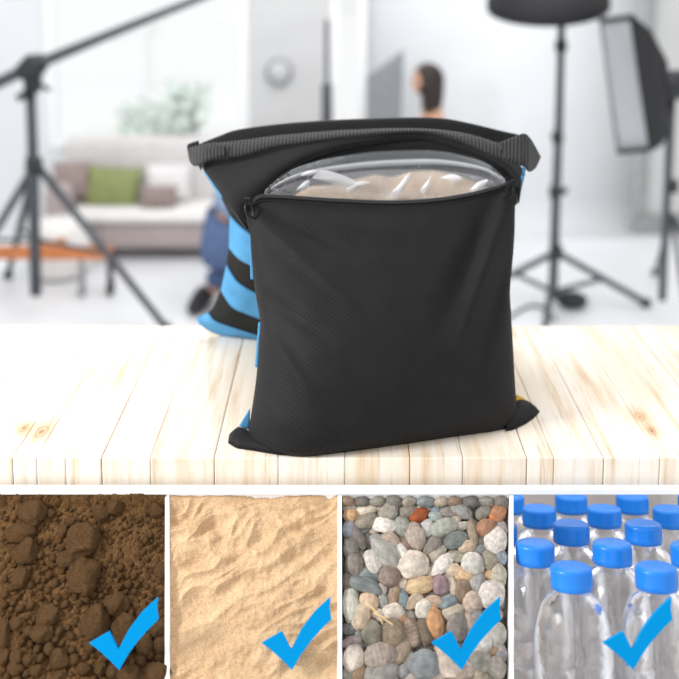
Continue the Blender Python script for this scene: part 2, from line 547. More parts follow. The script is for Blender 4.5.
# soil
t = NT('brown_soil'); v = t.coords()
n1 = t.noise(v, 60, 6, .7); n2 = t.noise(v, 420, 4, .7)
c = t.mix(.5, t.ramp(n1, [(.3, (66, 45, 26)), (.7, (108, 78, 47))]), t.ramp(n2, [(.3, (40, 27, 15)), (.7, (150, 112, 72))]))
t.base(c); t.set(Roughness=.95); t.b.inputs['Specular IOR Level'].default_value = .1; t.bump(n2, .9, .002)
M['soil'] = t.m
def soil_h(px, s, x):
    h = .004 * fn(x * 18, s * 18, 3) + .003 * fn(x * 45, s * 45, 9)
    # granules: rounded cells
    for sc, am in ((120, .0034), (230, .0018)):
        d = noise.voronoi(Vector((x * sc, s * sc, sc)))[0][0]
        h += am * (math.sqrt(max(0, 1 - min(1, d * 1.35) ** 2)))
    return h - .011 + .013 * max(0, 1 - s / .014)
tag(bed('soil', -40, 166.2, soil_h, 300, 330, M['soil']), 'loose dark brown soil filling the leftmost bin', 'soil', kind='stuff')

# sand
t = NT('beige_sand'); v = t.coords()
n1 = t.noise(v, 900, 2, .8); n2 = t.noise(v, 22, 4, .6)
c = t.mix(.5, t.ramp(n2, [(.35, (172, 132, 93)), (.65, (214, 178, 138))]), t.ramp(n1, [(.34, (140, 98, 62)), (.5, (222, 190, 150)), (.68, (255, 236, 204))]))
t.base(c); t.set(Roughness=.95); t.b.inputs['Specular IOR Level'].default_value = .15; t.bump(n1, .5, .001)
M['sand'] = t.m
def sand_h(px, s, x):
    a = math.radians(28)
    y = -s
    p, q = x * math.cos(a) + y * math.sin(a), -x * math.sin(a) + y * math.cos(a)
    wq = q + .020 * fn(x * 17, y * 17, 1)
    wp = p + .020 * fn(x * 11, y * 11, 5)
    r1 = 1 - abs(fn(wp * 11, wq * 32, 2)) * 1.9
    r2 = 1 - abs(fn(wp * 20 + 7, wq * 52, 6)) * 1.9
    m = smooth(.5 + 1.1 * fn(x * 9, y * 9, 12))
    h = .0062 * r1 + .0046 * r2 * (.4 + m) + .006 * fn(x * 12, y * 12, 3)
    h += .0032 * fn(x * 55, y * 62, 7) * (.3 + m) + .0012 * fn(x * 150, y * 150, 9) + .0005 * fn(x * 400, y * 400, 19)
    return h * (1 - .6 * max(0, 1 - s / .012)) - .012 + .009 * max(0, 1 - s / .012)
tag(bed('sand', 168.4, 338.6, sand_h, 260, 320, M['sand']), 'pale beige rippled sand filling the second bin', 'sand', kind='stuff')

# gravel bed beneath the pebbles
t = NT('dark_gravel_grit'); v = t.coords()
n2 = t.noise(v, 260, 4, .7)
t.base(t.ramp(n2, [(.3, (52, 46, 40)), (.7, (118, 106, 92))])); t.set(Roughness=.9)
M['grit'] = t.m
def grit_h(px, s, x):
    d = noise.voronoi(Vector((x * 75, s * 75, 4)))[0][0]
    return -.022 + .012 * max(0, 1 - s / .012) + .007 * math.sqrt(max(0, 1 - min(1, d * 1.3) ** 2))
tag(bed('grit', 340.8, 510.1, grit_h, 160, 200, M['grit']), 'dark grit showing in the gaps between the pebbles', 'grit', kind='stuff')

# ------------------------------------------------------------------ lumps (clods and pebbles)
def lump_mesh(name, seed, sub, rough, flat=0.0, ang=0.0):
    bm = bmesh.new()
    bmesh.ops.create_icosphere(bm, subdivisions=sub, radius=1)
    r = random.Random(seed)
    off = Vector((r.uniform(0, 99), r.uniform(0, 99), r.uniform(0, 99)))
    planes = [(Vector((r.gauss(0, 1), r.gauss(0, 1), r.gauss(0, 1))).normalized(), r.uniform(.72, .92)) for _ in range(6)]
    for vtx in bm.verts:
        d = vtx.co.normalized()
        k = 1 + rough * .9 * noise.noise(d * 1.1 + off) + rough * .45 * noise.noise(d * 2.6 + off) + rough * .2 * noise.noise(d * 6 + off)
        p = d * k
        if ang:
            for n_, c_ in planes:
                e = p.dot(n_) - c_
                if e > 0: p -= n_ * e * ang
        vtx.co = p
    me = bpy.data.meshes.new(name); bm.to_mesh(me); bm.free()
    for p in me.polygons: p.use_smooth = True
    return me
def place(name, me, mat, px, py, a, b, ang, hz, lift, tilt=0, own=None, cfrac=.95):
    """set a lump on the slope with semi-axes a,b (metres), rotated ang in the slope plane"""
    c = sp(px, py) + N_S * lift
    ex = Vector((1, 0, 0)); ey = -E_S
    ca, sa = math.cos(ang), math.sin(ang)
    ax = ex * ca + ey * sa; ay = -ex * sa + ey * ca; az = N_S.copy()
    R = Matrix((ax, ay, az)).transposed()
    if tilt: R = R @ Matrix.Rotation(tilt, 3, 'X')
    o = bpy.data.objects.new(name, me)
    COL.objects.link(o)
    o.matrix_world = Matrix.Translation(c) @ R.to_4x4() @ Matrix.Diagonal((a, b, hz, 1))
    if mat and not me.materials: me.materials.append(mat)
    return o

# --- unique wording for pieces of one heap
used_labels = {}
def where(px, py, x0, x1, y0, y1, binname):
    u, v_ = (px - x0) / (x1 - x0), (py - y0) / (y1 - y0)
    cx = ['far left', 'left', 'middle', 'right', 'far right'][max(0, min(4, int(u * 5)))]
    cy = ['top', 'upper', 'central', 'lower', 'bottom'][max(0, min(4, int(v_ * 5)))]
    return cy, cx
def dirword(dx, dy):
    a = math.degrees(math.atan2(-dy, dx)) % 360
    return ['right of', 'above right of', 'above', 'above left of', 'left of', 'below left of', 'below', 'below right of'][int((a + 22.5) // 45) % 8]

# soil clods: zoom-coordinates of the photograph (x, y, rx, ry)
CL = [(115, 80, 50, 42), (75, 150, 58, 34), (365, 80, 30, 31), (410, 55, 30, 30), (295, 178, 64, 60), (300, 310, 55, 64), (235, 247, 38, 28),
      (415, 410, 42, 40), (345, 470, 50, 58), (8, 515, 24, 56), (450, 500, 45, 55), (215, 610, 36, 36), (150, 512, 40, 32), (70, 312, 32, 36),
      (575, 285, 22, 28), (168, 455, 42, 36), (60, 480, 30, 26), (470, 662, 44, 34), (565, 655, 46, 34), (520, 550, 32, 36), (580, 555, 26, 28),
      (565, 497, 26, 26), (55, 600, 26, 26), (52, 640, 30, 22), (10, 600, 20, 24), (100, 610, 24, 22), (130, 645, 24, 20), (462, 22, 54, 18),
      (100, 25, 42, 16), (560, 70, 26, 24), (210, 662, 28, 20), (505, 608, 20, 20), (180, 78, 16, 14), (222, 145, 20, 22), (255, 110, 24, 18), (95, 215, 40, 44), (320, 560, 22, 20), (390, 560, 22, 20), (300, 640, 24, 22), (360, 640, 20, 20), (420, 610, 20, 18)]
clod_me = [lump_mesh('clod_%d' % i, 30 + i, 4, .34, ang=.75) for i in range(9)]
t = NT('brown_clod'); v = t.coords()
n1 = t.noise(v, 2.2, 6, .7); n2 = t.noise(v, 13, 6, .8)
c = t.mix(.6, t.ramp(n1, [(.3, (98, 70, 43)), (.7, (146, 109, 70))]), t.ramp(n2, [(.38, (66, 44, 26)), (.62, (190, 148, 102))]))
t.base(c); t.set(Roughness=.95); t.b.inputs['Specular IOR Level'].default_value = .1; t.bump(n2, .9, .10)
M['clod'] = t.m
for me in clod_me: me.materials.append(M['clod'])
CLOD_HAND = {4: 'large tan-brown soil clod, upper of the two biggest in the soil bin', 5: 'largest brown soil clod, lower of the two biggest in the soil bin',
             0: 'dark brown soil clod near the top left corner of the soil bin', 8: 'tall rough soil clod just left of the blue tick in the soil bin',
             9: 'brown soil clod cut off by the left picture edge', 10: 'big soil clod partly hidden behind the blue tick'}
placed = []
rr = random.Random(5)
for i, (zx, zy, rx, ry) in enumerate(CL):
    px, py = zx / 3.595, 490 + zy / 3.595
    py = max(py, 497)
    k = depth(sp(px, py)) / F / 3.595
    a, b = rx * k * 1.06, ry * k * 1.06
    o = place('soil_clod', clod_me[i % 9], None, px, py, a, b, rr.uniform(-.3, .3), min(a, b) * .85, -.006 + min(a, b) * .12)
    placed.append((px, py, max(rx, ry) / 3.6))
    if i in CLOD_HAND: lab = CLOD_HAND[i]
    else:
        best = min((j for j in CLOD_HAND), key=lambda j: math.hypot(CL[j][0] - zx, CL[j][1] - zy))
        nm = {4: 'the large tan clod', 5: 'the largest clod', 0: 'the top left dark clod', 8: 'the tall rough clod', 9: 'the clod at the left edge', 10: 'the clod behind the tick'}[best]
        size = 'large' if rx * ry > 1800 else 'medium' if rx * ry > 800 else 'small'
        shape = 'wide' if rx > ry * 1.3 else 'tall' if ry > rx * 1.3 else 'roundish'
        cy, cx = where(px, py, 0, 166, 495, 679, '')
        cands = ['%s %s brown soil clod %s %s' % (size, shape, dirword(zx - CL[best][0], zy - CL[best][1]), nm),
                 '%s %s soil clod %s %s, %s %s' % (size, shape, dirword(zx - CL[best][0], zy - CL[best][1]), nm, cy, cx)]
        others = sorted((math.hypot(CL[j][0] - zx, CL[j][1] - zy), j) for j in CLOD_HAND if j != best)
        lab = next((q for q in cands if q not in used_labels), cands[-1] + ' too')
    used_labels[lab] = 1
    tag(o, lab, 'soil clod', 'clods in the soil bin')
crumb_me = [lump_mesh('crumb_%d' % i, 70 + i, 2, .25, ang=.5) for i in range(6)]
for me in crumb_me: me.materials.append(M['clod'])
cnt = tries = 0
while cnt < 255 and tries < 20000:
    tries += 1
    py = 496 + 190 * rr.random() ** .6
    px = rr.uniform(1, 163)
    f = (py - 496) / 183
    # coarser towards the lower left corner, as in the photograph
    r = lerp(1.7, 5.4, max(0, f + .15 * (1 - px / 165))) * rr.uniform(.65, 1.3)
    if any(math.hypot(px - x, py - y) < (r + R_) * (.82 if R_ > 8 else .95) for x, y, R_ in placed): continue
    placed.append((px, py, r))
    k = depth(sp(px, py)) / F
    o = place('soil_crumb', crumb_me[cnt % 6], None, px, py, r * k, r * k * rr.uniform(.75, 1.1), rr.uniform(0, PI), r * k * .85, -.0085 + r * k * .45)
    tag(o, 'small rounded brown soil crumb lying among the clods in the soil bin', 'soil crumb', 'crumbs in the soil bin')
    cnt += 1

# pebbles: zoom coordinates (x, y, semi-major, semi-minor, angle, colour, optional label)
PB = [
 (160, 117, 42, 28, 0, (232, 224, 214), 'white pear-shaped pebble near the top left of the gravel bin'),
 (273, 158, 44, 34, 110, (172, 158, 146), 'smooth taupe egg-shaped pebble below the rust-red stone'),
 (372, 128, 46, 30, 20, (170, 170, 158), None), (418, 173, 44, 28, 20, (126, 131, 124), 'dark slate oval pebble in the upper right of the gravel bin'),
 (284, 80, 36, 23, 28, (168, 88, 50), 'rust-red pebble near the top middle of the gravel bin'), (560, 85, 23, 24, 0, (210, 134, 74), 'bright orange pebble in the top right corner'),
 (528, 130, 33, 32, 0, (170, 126, 98), None), (566, 175, 45, 35, 60, (214, 205, 196), None), (165, 222, 62, 36, -48, (170, 166, 158), 'long grey pebble slanting down in the left half of the gravel bin'),
 (222, 215, 35, 23, -60, (220, 216, 206), None), (265, 262, 50, 44, 10, (214, 200, 184), 'large speckled cream pebble at the centre of the gravel bin'), (367, 260, 46, 25, 45, (222, 214, 204), 'clean white oval pebble right of the centre of the gravel bin'),
 (180, 300, 37, 35, 0, (142, 124, 114), None), (288, 332, 47, 28, 8, (214, 184, 144), 'smooth yellow-tan oval pebble left of the mauve one'), (362, 332, 30, 31, 0, (156, 130, 132), 'mauve pebble at the middle of the gravel bin'),
 (447, 295, 41, 25, -20, (208, 176, 138), None), (88, 335, 60, 25, -20, (128, 133, 132), 'long blue-grey slate pebble by the left wall of the gravel bin'), (52, 258, 38, 30, 90, (142, 134, 124), None),
 (117, 250, 38, 29, 110, (210, 202, 192), None), (180, 174, 34, 29, -20, (186, 166, 150), None), (546, 368, 46, 42, 60, (212, 202, 192), 'large pale speckled pebble above the blue tick'),
 (343, 468, 50, 30, 92, (196, 146, 104), 'upright orange-brown pebble above left of the blue tick'), (304, 500, 46, 25, 102, (124, 108, 90), None), (195, 512, 43, 42, 0, (142, 126, 106), 'round taupe-brown pebble under the straw'),
 (115, 510, 40, 34, 90, (148, 142, 126), None), (147, 588, 57, 40, 10, (166, 152, 140), 'big striped grey-brown pebble at the lower left'), (303, 622, 54, 44, 15, (140, 143, 143), 'big blue-grey pebble at the bottom left of the blue tick'),
 (395, 620, 56, 46, -30, (208, 190, 172), 'big pale pink pebble partly behind the blue tick'), (75, 447, 45, 31, 70, (210, 188, 162), None), (22, 410, 56, 28, 95, (196, 192, 178), 'tall pale pebble against the left wall of the gravel bin'),
 (192, 430, 37, 28, 0, (222, 208, 192), None), (302, 420, 33, 28, 80, (222, 212, 198), None), (333, 395, 36, 21, 5, (200, 172, 146), None), (392, 398, 34, 25, 25, (134, 145, 148), None),
 (410, 430, 41, 24, 20, (190, 176, 156), None), (480, 395, 36, 33, 30, (190, 170, 154), None), (495, 325, 35, 26, 70, (170, 166, 162), None), (445, 345, 45, 25, 75, (146, 122, 102), None),
 (230, 382, 33, 18, 97, (124, 135, 138), None), (270, 392, 36, 21, 40, (190, 170, 146), None), (196, 365, 35, 18, 72, (170, 146, 122), None), (105, 393, 33, 31, 0, (210, 182, 152), None),
 (175, 58, 41, 32, 55, (156, 148, 136), None), (245, 65, 33, 25, 30, (146, 136, 124), None), (520, 50, 36, 23, 50, (140, 134, 122), None), (435, 45, 38, 27, -30, (156, 154, 146), None),
 (480, 140, 50, 17, 92, (156, 140, 120), 'narrow upright tan pebble in the upper right of the gravel bin'), (97, 60, 37, 22, 10, (220, 206, 186), None), (37, 80, 27, 24, 0, (206, 166, 126), None), (458, 195, 31, 22, 10, (202, 178, 152), None),
 (335, 190, 38, 24, 45, (146, 136, 126), None), (350, 222, 36, 22, 40, (176, 166, 150), None), (478, 258, 38, 37, 0, (206, 200, 190), None), (420, 230, 33, 20, -5, (170, 163, 146), None),
 (24, 200, 40, 27, 90, (130, 125, 116), None), (65, 160, 45, 21, -62, (126, 115, 110), None), (225, 120, 34, 28, 90, (156, 156, 146), None), (314, 128, 30, 23, 70, (202, 198, 194), None),
 (40, 600, 46, 34, 70, (216, 202, 188), None), (220, 575, 50, 27, 52, (166, 146, 126), None), (247, 592, 27, 20, 60, (170, 160, 146), None), (65, 645, 42, 24, 80, (146, 120, 96), None),
 (160, 655, 52, 34, 30, (156, 151, 144), None), (262, 505, 49, 28, -72, (156, 137, 122), None), (425, 485, 44, 35, 70, (136, 128, 120), None), (462, 468, 35, 23, 70, (190, 170, 150), None),
 (515, 535, 47, 34, 50, (206, 200, 190), None), (575, 515, 42, 33, 60, (180, 175, 166), None), (510, 605, 38, 36, 0, (166, 160, 146), None), (570, 630, 37, 35, 0, (176, 166, 156), None),
 (548, 562, 31, 24, -10, (166, 136, 112), None), (540, 245, 33, 28, 90, (156, 146, 130), None), (545, 295, 22, 20, 0, (196, 160, 124), None), (586, 300, 37, 28, 80, (180, 173, 156), None),
 (20, 130, 30, 21, 90, (156, 160, 166), None), (95, 100, 43, 25, 20, (156, 146, 130), None), (395, 65, 35, 20, 0, (156, 146, 136), None), (582, 42, 40, 26, 60, (176, 126, 96), None),
 (510, 205, 29, 18, 10, (130, 130, 126), None), (405, 332, 34, 15, 95, (206, 192, 172), None), (412, 280, 27, 23, 0, (206, 186, 160), None), (152, 345, 24, 19, 90, (196, 182, 172), None),
 (228, 325, 22, 19, 0, (206, 188, 172), None), (155, 388, 26, 19, 95, (156, 156, 148), None), (500, 655, 27, 23, 0, (170, 156, 136), None), (232, 640, 30, 23, 20, (136, 136, 134), None),
 (372, 560, 26, 22, 0, (206, 182, 150), None), (455, 640, 34, 28, 20, (196, 176, 166), None), (560, 440, 26, 22, 30, (176, 160, 146), None), (590, 230, 22, 26, 0, (150, 158, 166), None), (300, 30, 30, 18, 10, (196, 188, 178), None), (130, 20, 34, 18, 0, (206, 196, 176), None), (20, 30, 26, 24, 0, (170, 160, 146), None), (345, 55, 20, 17, 0, (140, 150, 160), None), (345, 85, 26, 17, -15, (170, 176, 172), None), (415, 100, 28, 15, 40, (196, 180, 160), None), (440, 120, 30, 15, 20, (186, 176, 166), None), (130, 165, 24, 16, 0, (160, 160, 156), None), (80, 290, 34, 16, 15, (150, 156, 156), None), (118, 300, 34, 14, -10, (120, 126, 126), None), (320, 285, 30, 16, 100, (186, 170, 152), None), (240, 185, 24, 18, -40, (140, 118, 104), None), (30, 535, 34, 18, 20, (166, 146, 142), None), (68, 520, 34, 14, 95, (140, 142, 138), None), (30, 490, 24, 20, 0, (120, 120, 118), None), (110, 545, 20, 16, 0, (130, 136, 136), None), (140, 440, 30, 18, -30, (196, 182, 166), None), (225, 460, 24, 20, 0, (166, 128, 96), None), (595, 130, 22, 30, 0, (160, 150, 146), None), (495, 445, 24, 26, 0, (150, 150, 148), None), (595, 580, 30, 24, 80, (166, 160, 158), None), (110, 660, 26, 30, 0, (150, 146, 140), None), (350, 665, 30, 24, 0, (186, 172, 158), None), (265, 665, 30, 20, 0, (170, 160, 150), None), (10, 320, 20, 34, 0, (126, 112, 98), None), (50, 365, 18, 32, 10, (150, 152, 146), None), (12, 655, 20, 26, 0, (160, 156, 146), None), (540, 660, 24, 22, 0, (150, 140, 126), None)]
def cname(c):
    r, g, b = c
    L = (r + g + b) / 3; sat = max(c) - min(c)
    if b >= r - 2: return 'pale blue-grey' if L > 150 else 'slate-grey'
    if sat < 22: return 'white' if L > 200 else 'light grey' if L > 165 else 'mid-grey' if L > 138 else 'dark grey'
    if sat < 48: return 'cream' if L > 196 else 'greyish tan' if L > 165 else 'taupe' if L > 140 else 'dark brown-grey'
    return 'sandy tan' if L > 165 else 'warm brown' if L > 135 else 'brown'
peb_me = []
rr = random.Random(8)
def peb_mat(c, i):
    t = NT('pebble_stone'); v = t.coords()
    n1 = t.noise(v, rr.uniform(1.2, 2.5), 6, .65); n2 = t.noise(v, 11, 4, .7)
    c = tuple(min(250, x * 1.03) for x in c); lo = tuple(x * .74 for x in c); hi = tuple(min(255, x * 1.14) for x in c)
    col = t.ramp(n1, [(.32, lo), (.6, c), (.75, hi)])
    pit = t.ramp(n2, [(.33, tuple(x * .66 for x in (255, 240, 225))), (.42, (255, 255, 255))])
    col = t.mix(rr.choice([.25, .5, .8]), col, pit, 'MULTIPLY')
    if i in (25, 63):
        w = t.node('ShaderNodeTexWave', wave_type='BANDS'); w.inputs['Scale'].default_value = 1.2; w.inputs['Distortion'].default_value = 4
        t.l.new(v, w.inputs['Vector'])
        col = t.mix(.22, col, t.ramp(w.outputs['Fac'], [(.3, (150, 140, 130)), (.6, (255, 255, 255))]), 'MULTIPLY')
    t.base(col); t.set(Roughness=.7); t.b.inputs['Specular IOR Level'].default_value = .3
    t.bump(n2, .25, .06)
    return t.m
shape_bank = [(lump_mesh, (200 + i, 3, .20, 0, .35 if i % 3 else .8)) for i in range(14)]
land = [(p[0], p[1], p[6]) for p in PB if p[6]]
SHORT = {}
for x, y, l in land:
    s = l.split(' pebble')[0].split(' stone')[0]
    SHORT[l] = 'the ' + s + ' pebble'
order = sorted(range(len(PB)), key=lambda i: PB[i][2] * PB[i][3])
stones = []
def stone_label(zx, zy, A, B, c):
    size = 'big' if A * B > 1500 else 'medium' if A * B > 800 else 'small'
    shp = 'long' if A > B * 1.7 else 'oval' if A > B * 1.22 else 'round'
    head = '%s %s %s pebble' % (size, cname(c), shp)
    near = sorted(land, key=lambda q: math.hypot(q[0] - zx, q[1] - zy))
    for q in near[:4]:
        l = '%s %s %s' % (head, dirword(zx - q[0], zy - q[1]), SHORT[q[2]])
        if len(l.split()) <= 16 and l not in used_labels: break
    used_labels[l] = 1
    return l
for rank, i in enumerate(order):
    zx, zy, A, B, an, c, lab = PB[i]
    px, py = 340 + zx / 3.593, 490 + zy / 3.593
    k = depth(sp(px, py)) / F / 3.593
    a, b = A * k * 1.13, B * k * 1.13
    # keep within the bin walls
    s = (sp(px, py) - O_S).dot(E_S)
    xl, xr = bin_x(341, s) + .001, bin_x(509.8, s) - .001
    an_ = math.radians(an)
    hx = math.hypot(a * math.cos(an_), b * math.sin(an_)) * 1.08
    wx0 = sp(px, py).x
    nx = min(max(wx0, xl + hx), xr - hx)
    px += (nx - wx0) / (k * 3.593)
    hz = min(a, b) * .72
    hy = math.hypot(a * math.sin(an_), b * math.cos(an_)) * 1.05
    if s < hy + .003: py += (hy + .003 - s) / (k * 3.593) * .93
    me = lump_mesh('pebble', 200 + i, 4, .17, ang=.75 if i % 3 == 0 else .25)
    lift = -.010 + .35 * hz * (rank / len(order)) - .002
    o = place('pebble', me, peb_mat(c, i), px, py, a, b, an_, hz, lift, rr.uniform(-.12, .12))
    stones.append((px, py, a, b))
    if lab: used_labels[lab] = 1
    PB[i] = PB[i] + (o,)
for i in range(len(PB)):
    p = PB[i]
    tag(p[-1], p[6] or stone_label(*p[:4], p[5]), 'pebble', 'pebbles in the gravel bin')
# deeper layer of pebbles seen through the gaps
FILLC = [(150, 142, 130), (128, 122, 114), (172, 160, 146), (140, 146, 146), (186, 170, 150), (150, 126, 108), (116, 110, 104)]
fm = [peb_mat(c, 1) for c in FILLC]
fb = [lump_mesh('deep_pebble', 400 + i, 3, .2, ang=.3) for i in range(7)]
for me, m_ in zip(fb, fm): me.materials.append(m_)
n = 0
for r_ in range(13):
    for c_ in range(10):
        px = 341 + 12 + c_ * 16.2 + (r_ % 2) * 6 + rr.uniform(-2, 2); py = 508 + r_ * 15 + rr.uniform(-2, 2)
        if px > 500: continue
        k = depth(sp(px, py)) / F
        a = rr.uniform(9, 11.5) * k; b = a * rr.uniform(.7, .9)
        o = place('pebble', fb[n % 7], None, px, py, a, b, rr.uniform(0, PI), b * .65, -.017)
        tag(o, 'half-buried pebble in the layer beneath the top pebbles of the gravel bin', 'pebble', 'buried pebbles in the gravel bin')
        n += 1
for c_ in range(11):
    px, py = 348 + c_ * 15.4 + rr.uniform(-1, 1), 500.5
    k = depth(sp(px, py)) / F
    a = rr.uniform(8.5, 10) * k; b = rr.uniform(5, 5.6) * k
    if px > 503: continue
    o = place('pebble', fb[(n + c_) % 7], None, px, py, a, b, rr.uniform(-.2, .2), b * 1.3, -.006)
    tag(o, 'pebble of the hindmost row, pressed against the white back rail', 'pebble', 'pebbles along the back rail')
# straw on the pebbles
M['straw'] = plain('dry_straw', (214, 180, 128), .7)
bm = bmesh.new()
def zp(zx, zy, h): return sp(340 + zx / 3.593, 490 + zy / 3.593) + N_S * h
tube(bm, [zp(110, 428, .012), zp(140, 462, .014), zp(188, 497, .0155)], .0011, 6)
tube(bm, [zp(118, 455, .0135), zp(150, 468, .0155), zp(165, 470, .0155)], .0009, 6)
tube(bm, [zp(138, 466, .0140), zp(148, 482, .015), zp(152, 494, .0145)], .0008, 6)
tag(bmobj('straw', bm, M['straw']), 'dry forked bit of straw lying on the pebbles', 'straw')

# ------------------------------------------------------------------ bottles
TB = math.radians(17)
AX = Vector((0, math.sin(TB), math.cos(TB)))
M['pet'] = film('clear_plastic', (.965, .960, .957), .9, .07, 20, .45, .02, .02, (240, 238, 238))
t = NT('blue_cap_plastic'); v = t.coords()
t.base((20, 128, 228)); t.set(Roughness=.32); M['cap'] = t.m
CR = .0272
def bottle_meshes():
    body = bmesh.new()
    prof = [(.0195, -.004), (.0195, -.022), (.026, -.0225), (.026, -.026), (.0215, -.0265), (.0225, -.031), (.026, -.034), (.033, -.039), (.040, -.047), (.0455, -.057), (.0495, -.069), (.0522, -.083), (.0537, -.098), (.054, -.115), (.054, -.13), (.054, -.15),
            (.0515, -.154), (.0515, -.160), (.054, -.164), (.054, -.186), (.0515, -.190), (.0515, -.196), (.054, -.200), (.054, -.225), (.0515, -.229), (.0515, -.235), (.054, -.239), (.054, -.275), (.051, -.288), (.044, -.293), (.030, -.287), (.001, -.282)]
    prof = [(r * (.963 if r > .04 else 1), z) for r, z in prof]
    lathe(body, prof, 40)
    me = bpy.data.meshes.new('bottle_body'); body.to_mesh(me); body.free()
    cap = bmesh.new()
    pr = [(.001, .0015), (.020, .0015), (.0235, .0012), (.0262, -.0006), (.0270, -.003), (CR, -.006), (CR, -.020), (.0274, -.0205), (.0274, -.0215), (CR, -.022), (CR, -.0265), (.0255, -.0268), (.0255, -.024)]
    lathe(cap, pr, 96)
    for vtx in cap.verts:                                            # knurled skirt
        if -.0202 < vtx.co.z < -.0055 and abs(vtx.co.xy.length - CR) < 1e-4:
            a = math.atan2(vtx.co.y, vtx.co.x)
            vtx.co.xy *= 1 + .012 * math.cos(a * 48)
    bmesh.ops.recalc_face_normals(cap, faces=cap.faces)
    mc = bpy.data.meshes.new('bottle_cap'); cap.to_mesh(mc); cap.free()
    for m_ in (me, mc):
        for p in m_.polygons: p.use_smooth = True
    me.materials.append(M['pet']); mc.materials.append(M['cap'])
    return me, mc
BME, CME = bottle_meshes()
BT = [
 (571, 566.5, 1.33, 'front-row clear bottle with blue cap, left of the tick marker'), (656, 566.5, 1.33, 'front-row clear bottle with blue cap, behind the top of the tick marker'),
 (535, 543, 1.43, 'second-row clear bottle with blue cap beside the gravel bin wall'), (612, 543, 1.43, 'second-row clear bottle with blue cap, between the two front bottles'), (690, 545, 1.43, 'second-row clear bottle cut off by the right picture edge'),
 (499, 524, 1.53, 'third-row clear bottle mostly hidden by the gravel bin wall'), (571, 523.5, 1.53, 'third-row clear bottle straight behind the left front bottle'), (643, 523.5, 1.53, 'third-row clear bottle behind and left of the right front bottle'),
 (539, 508, 1.63, 'fourth-row clear bottle, leftmost blue cap of its row'), (604, 508, 1.63, 'fourth-row clear bottle, middle blue cap of its row'), (670, 508.5, 1.63, 'fourth-row clear bottle, rightmost blue cap of its row'),
 (508, 495.5, 1.73, 'back-row clear bottle, cap cut by the gravel bin wall'), (571, 495.5, 1.73, 'back-row clear bottle with blue cap, left of the two whole caps'), (632, 495.5, 1.73, 'back-row clear bottle with blue cap, right of the two whole caps'), (694, 495.5, 1.73, 'back-row clear bottle at the right picture edge')]
RB = Matrix.Rotation(-TB, 4, 'X')
bases = []
for px, py, zc, lab in BT:
    r = ray(px, py)
    top = CAM + r * zc                                               # r has unit depth along the view axis
    o = empty('water_bottle', top - AX * .293, lab, 'bottle', 'capped clear bottles')
    o.rotation_euler = (-TB, 0, 0)
    bases.append(o.location.copy())
    for nm, me in (('body', BME), ('cap', CME)):
        c = bpy.data.objects.new(nm, me); COL.objects.link(c); c.parent = o; c.location = (0, 0, .293)
b0 = bases[0]; 
bm = bmesh.new()
vs = box(bm, .05, XR, -.062, .70, -.012, -.0005)
ymin = min(b.y for b in bases)
bref = min(bases, key=lambda b: (b - b0).dot(AX))
for vtx in bm.verts: vtx.co = Matrix.Translation(Vector((0, b0.y, b0.z)) + AX * ((bref - b0).dot(AX))) @ (RB @ vtx.co)
o = bmobj('bottle_shelf', bm, M['bin_back'], ds)

# ------------------------------------------------------------------ blue tick markers
TKP = [(89.6, 642.5), (109.5, 631), (118.6, 649), (129, 629), (142, 611.5), (158, 596.8), (157.2, 608), (158.8, 619), (148.5, 629), (138, 641), (128.5, 654), (119.6, 669.5), (110, 659.5), (100, 650.5)]
TKF = [(0, 1, 13), (1, 2, 12, 13), (2, 10, 11, 12), (2, 3, 9, 10), (3, 4, 8, 9), (4, 5, 6), (4, 6, 7, 8)]
NT_ = Vector((0, -math.sin(math.radians(66)), math.cos(math.radians(66))))
def tick(dx, dpy, lift, lab, pin=.05):
    tip = sp(119 + dx, 669 + dpy) + N_S * lift
    pts = [at_pl(x + dx, y + dpy, tip, NT_) for x, y in TKP]
    o = empty('tick_marker', tip, lab, 'marker', 'blue tick markers')
    n_ = len(pts)
    V = [p + NT_ * .003 for p in pts] + [p - NT_ * .003 for p in pts]
    fs = [f for f in TKF] + [tuple(i + n_ for i in f[::-1]) for f in TKF] + [(i, i + n_, (i + 1) % n_ + n_, (i + 1) % n_) for i in range(n_)]
    t_ = mesh('tick', V, fs, M['tick'], o, False)
    bm = bmesh.new(); bm.from_mesh(t_.data); bmesh.ops.recalc_face_normals(bm, faces=bm.faces); bm.to_mesh(t_.data); bm.free()
    c = lerp(pts[2], pts[11], .45)
    bm = bmesh.new(); tube(bm, [c, c - N_S * pin], .0016, 8)
    bmobj('pin', bm, M['tick'], o)
tick(0, 0, .016, 'blue tick marker standing in the brown soil')
tick(172.5, 0, .010, 'blue tick marker standing in the pale sand')
tick(342, 0, .022, 'blue tick marker standing in the pebbles')
tick(513, 0, .088, 'blue tick marker standing before the clear bottles', .03)

# ------------------------------------------------------------------ the sandbag
bag = empty('sandbag', (at_z(385, 440, ZTAB).x, 1.6, ZTAB), 'black saddle sandbag with blue side stripes, unzipped, on the pine table', 'sandbag')
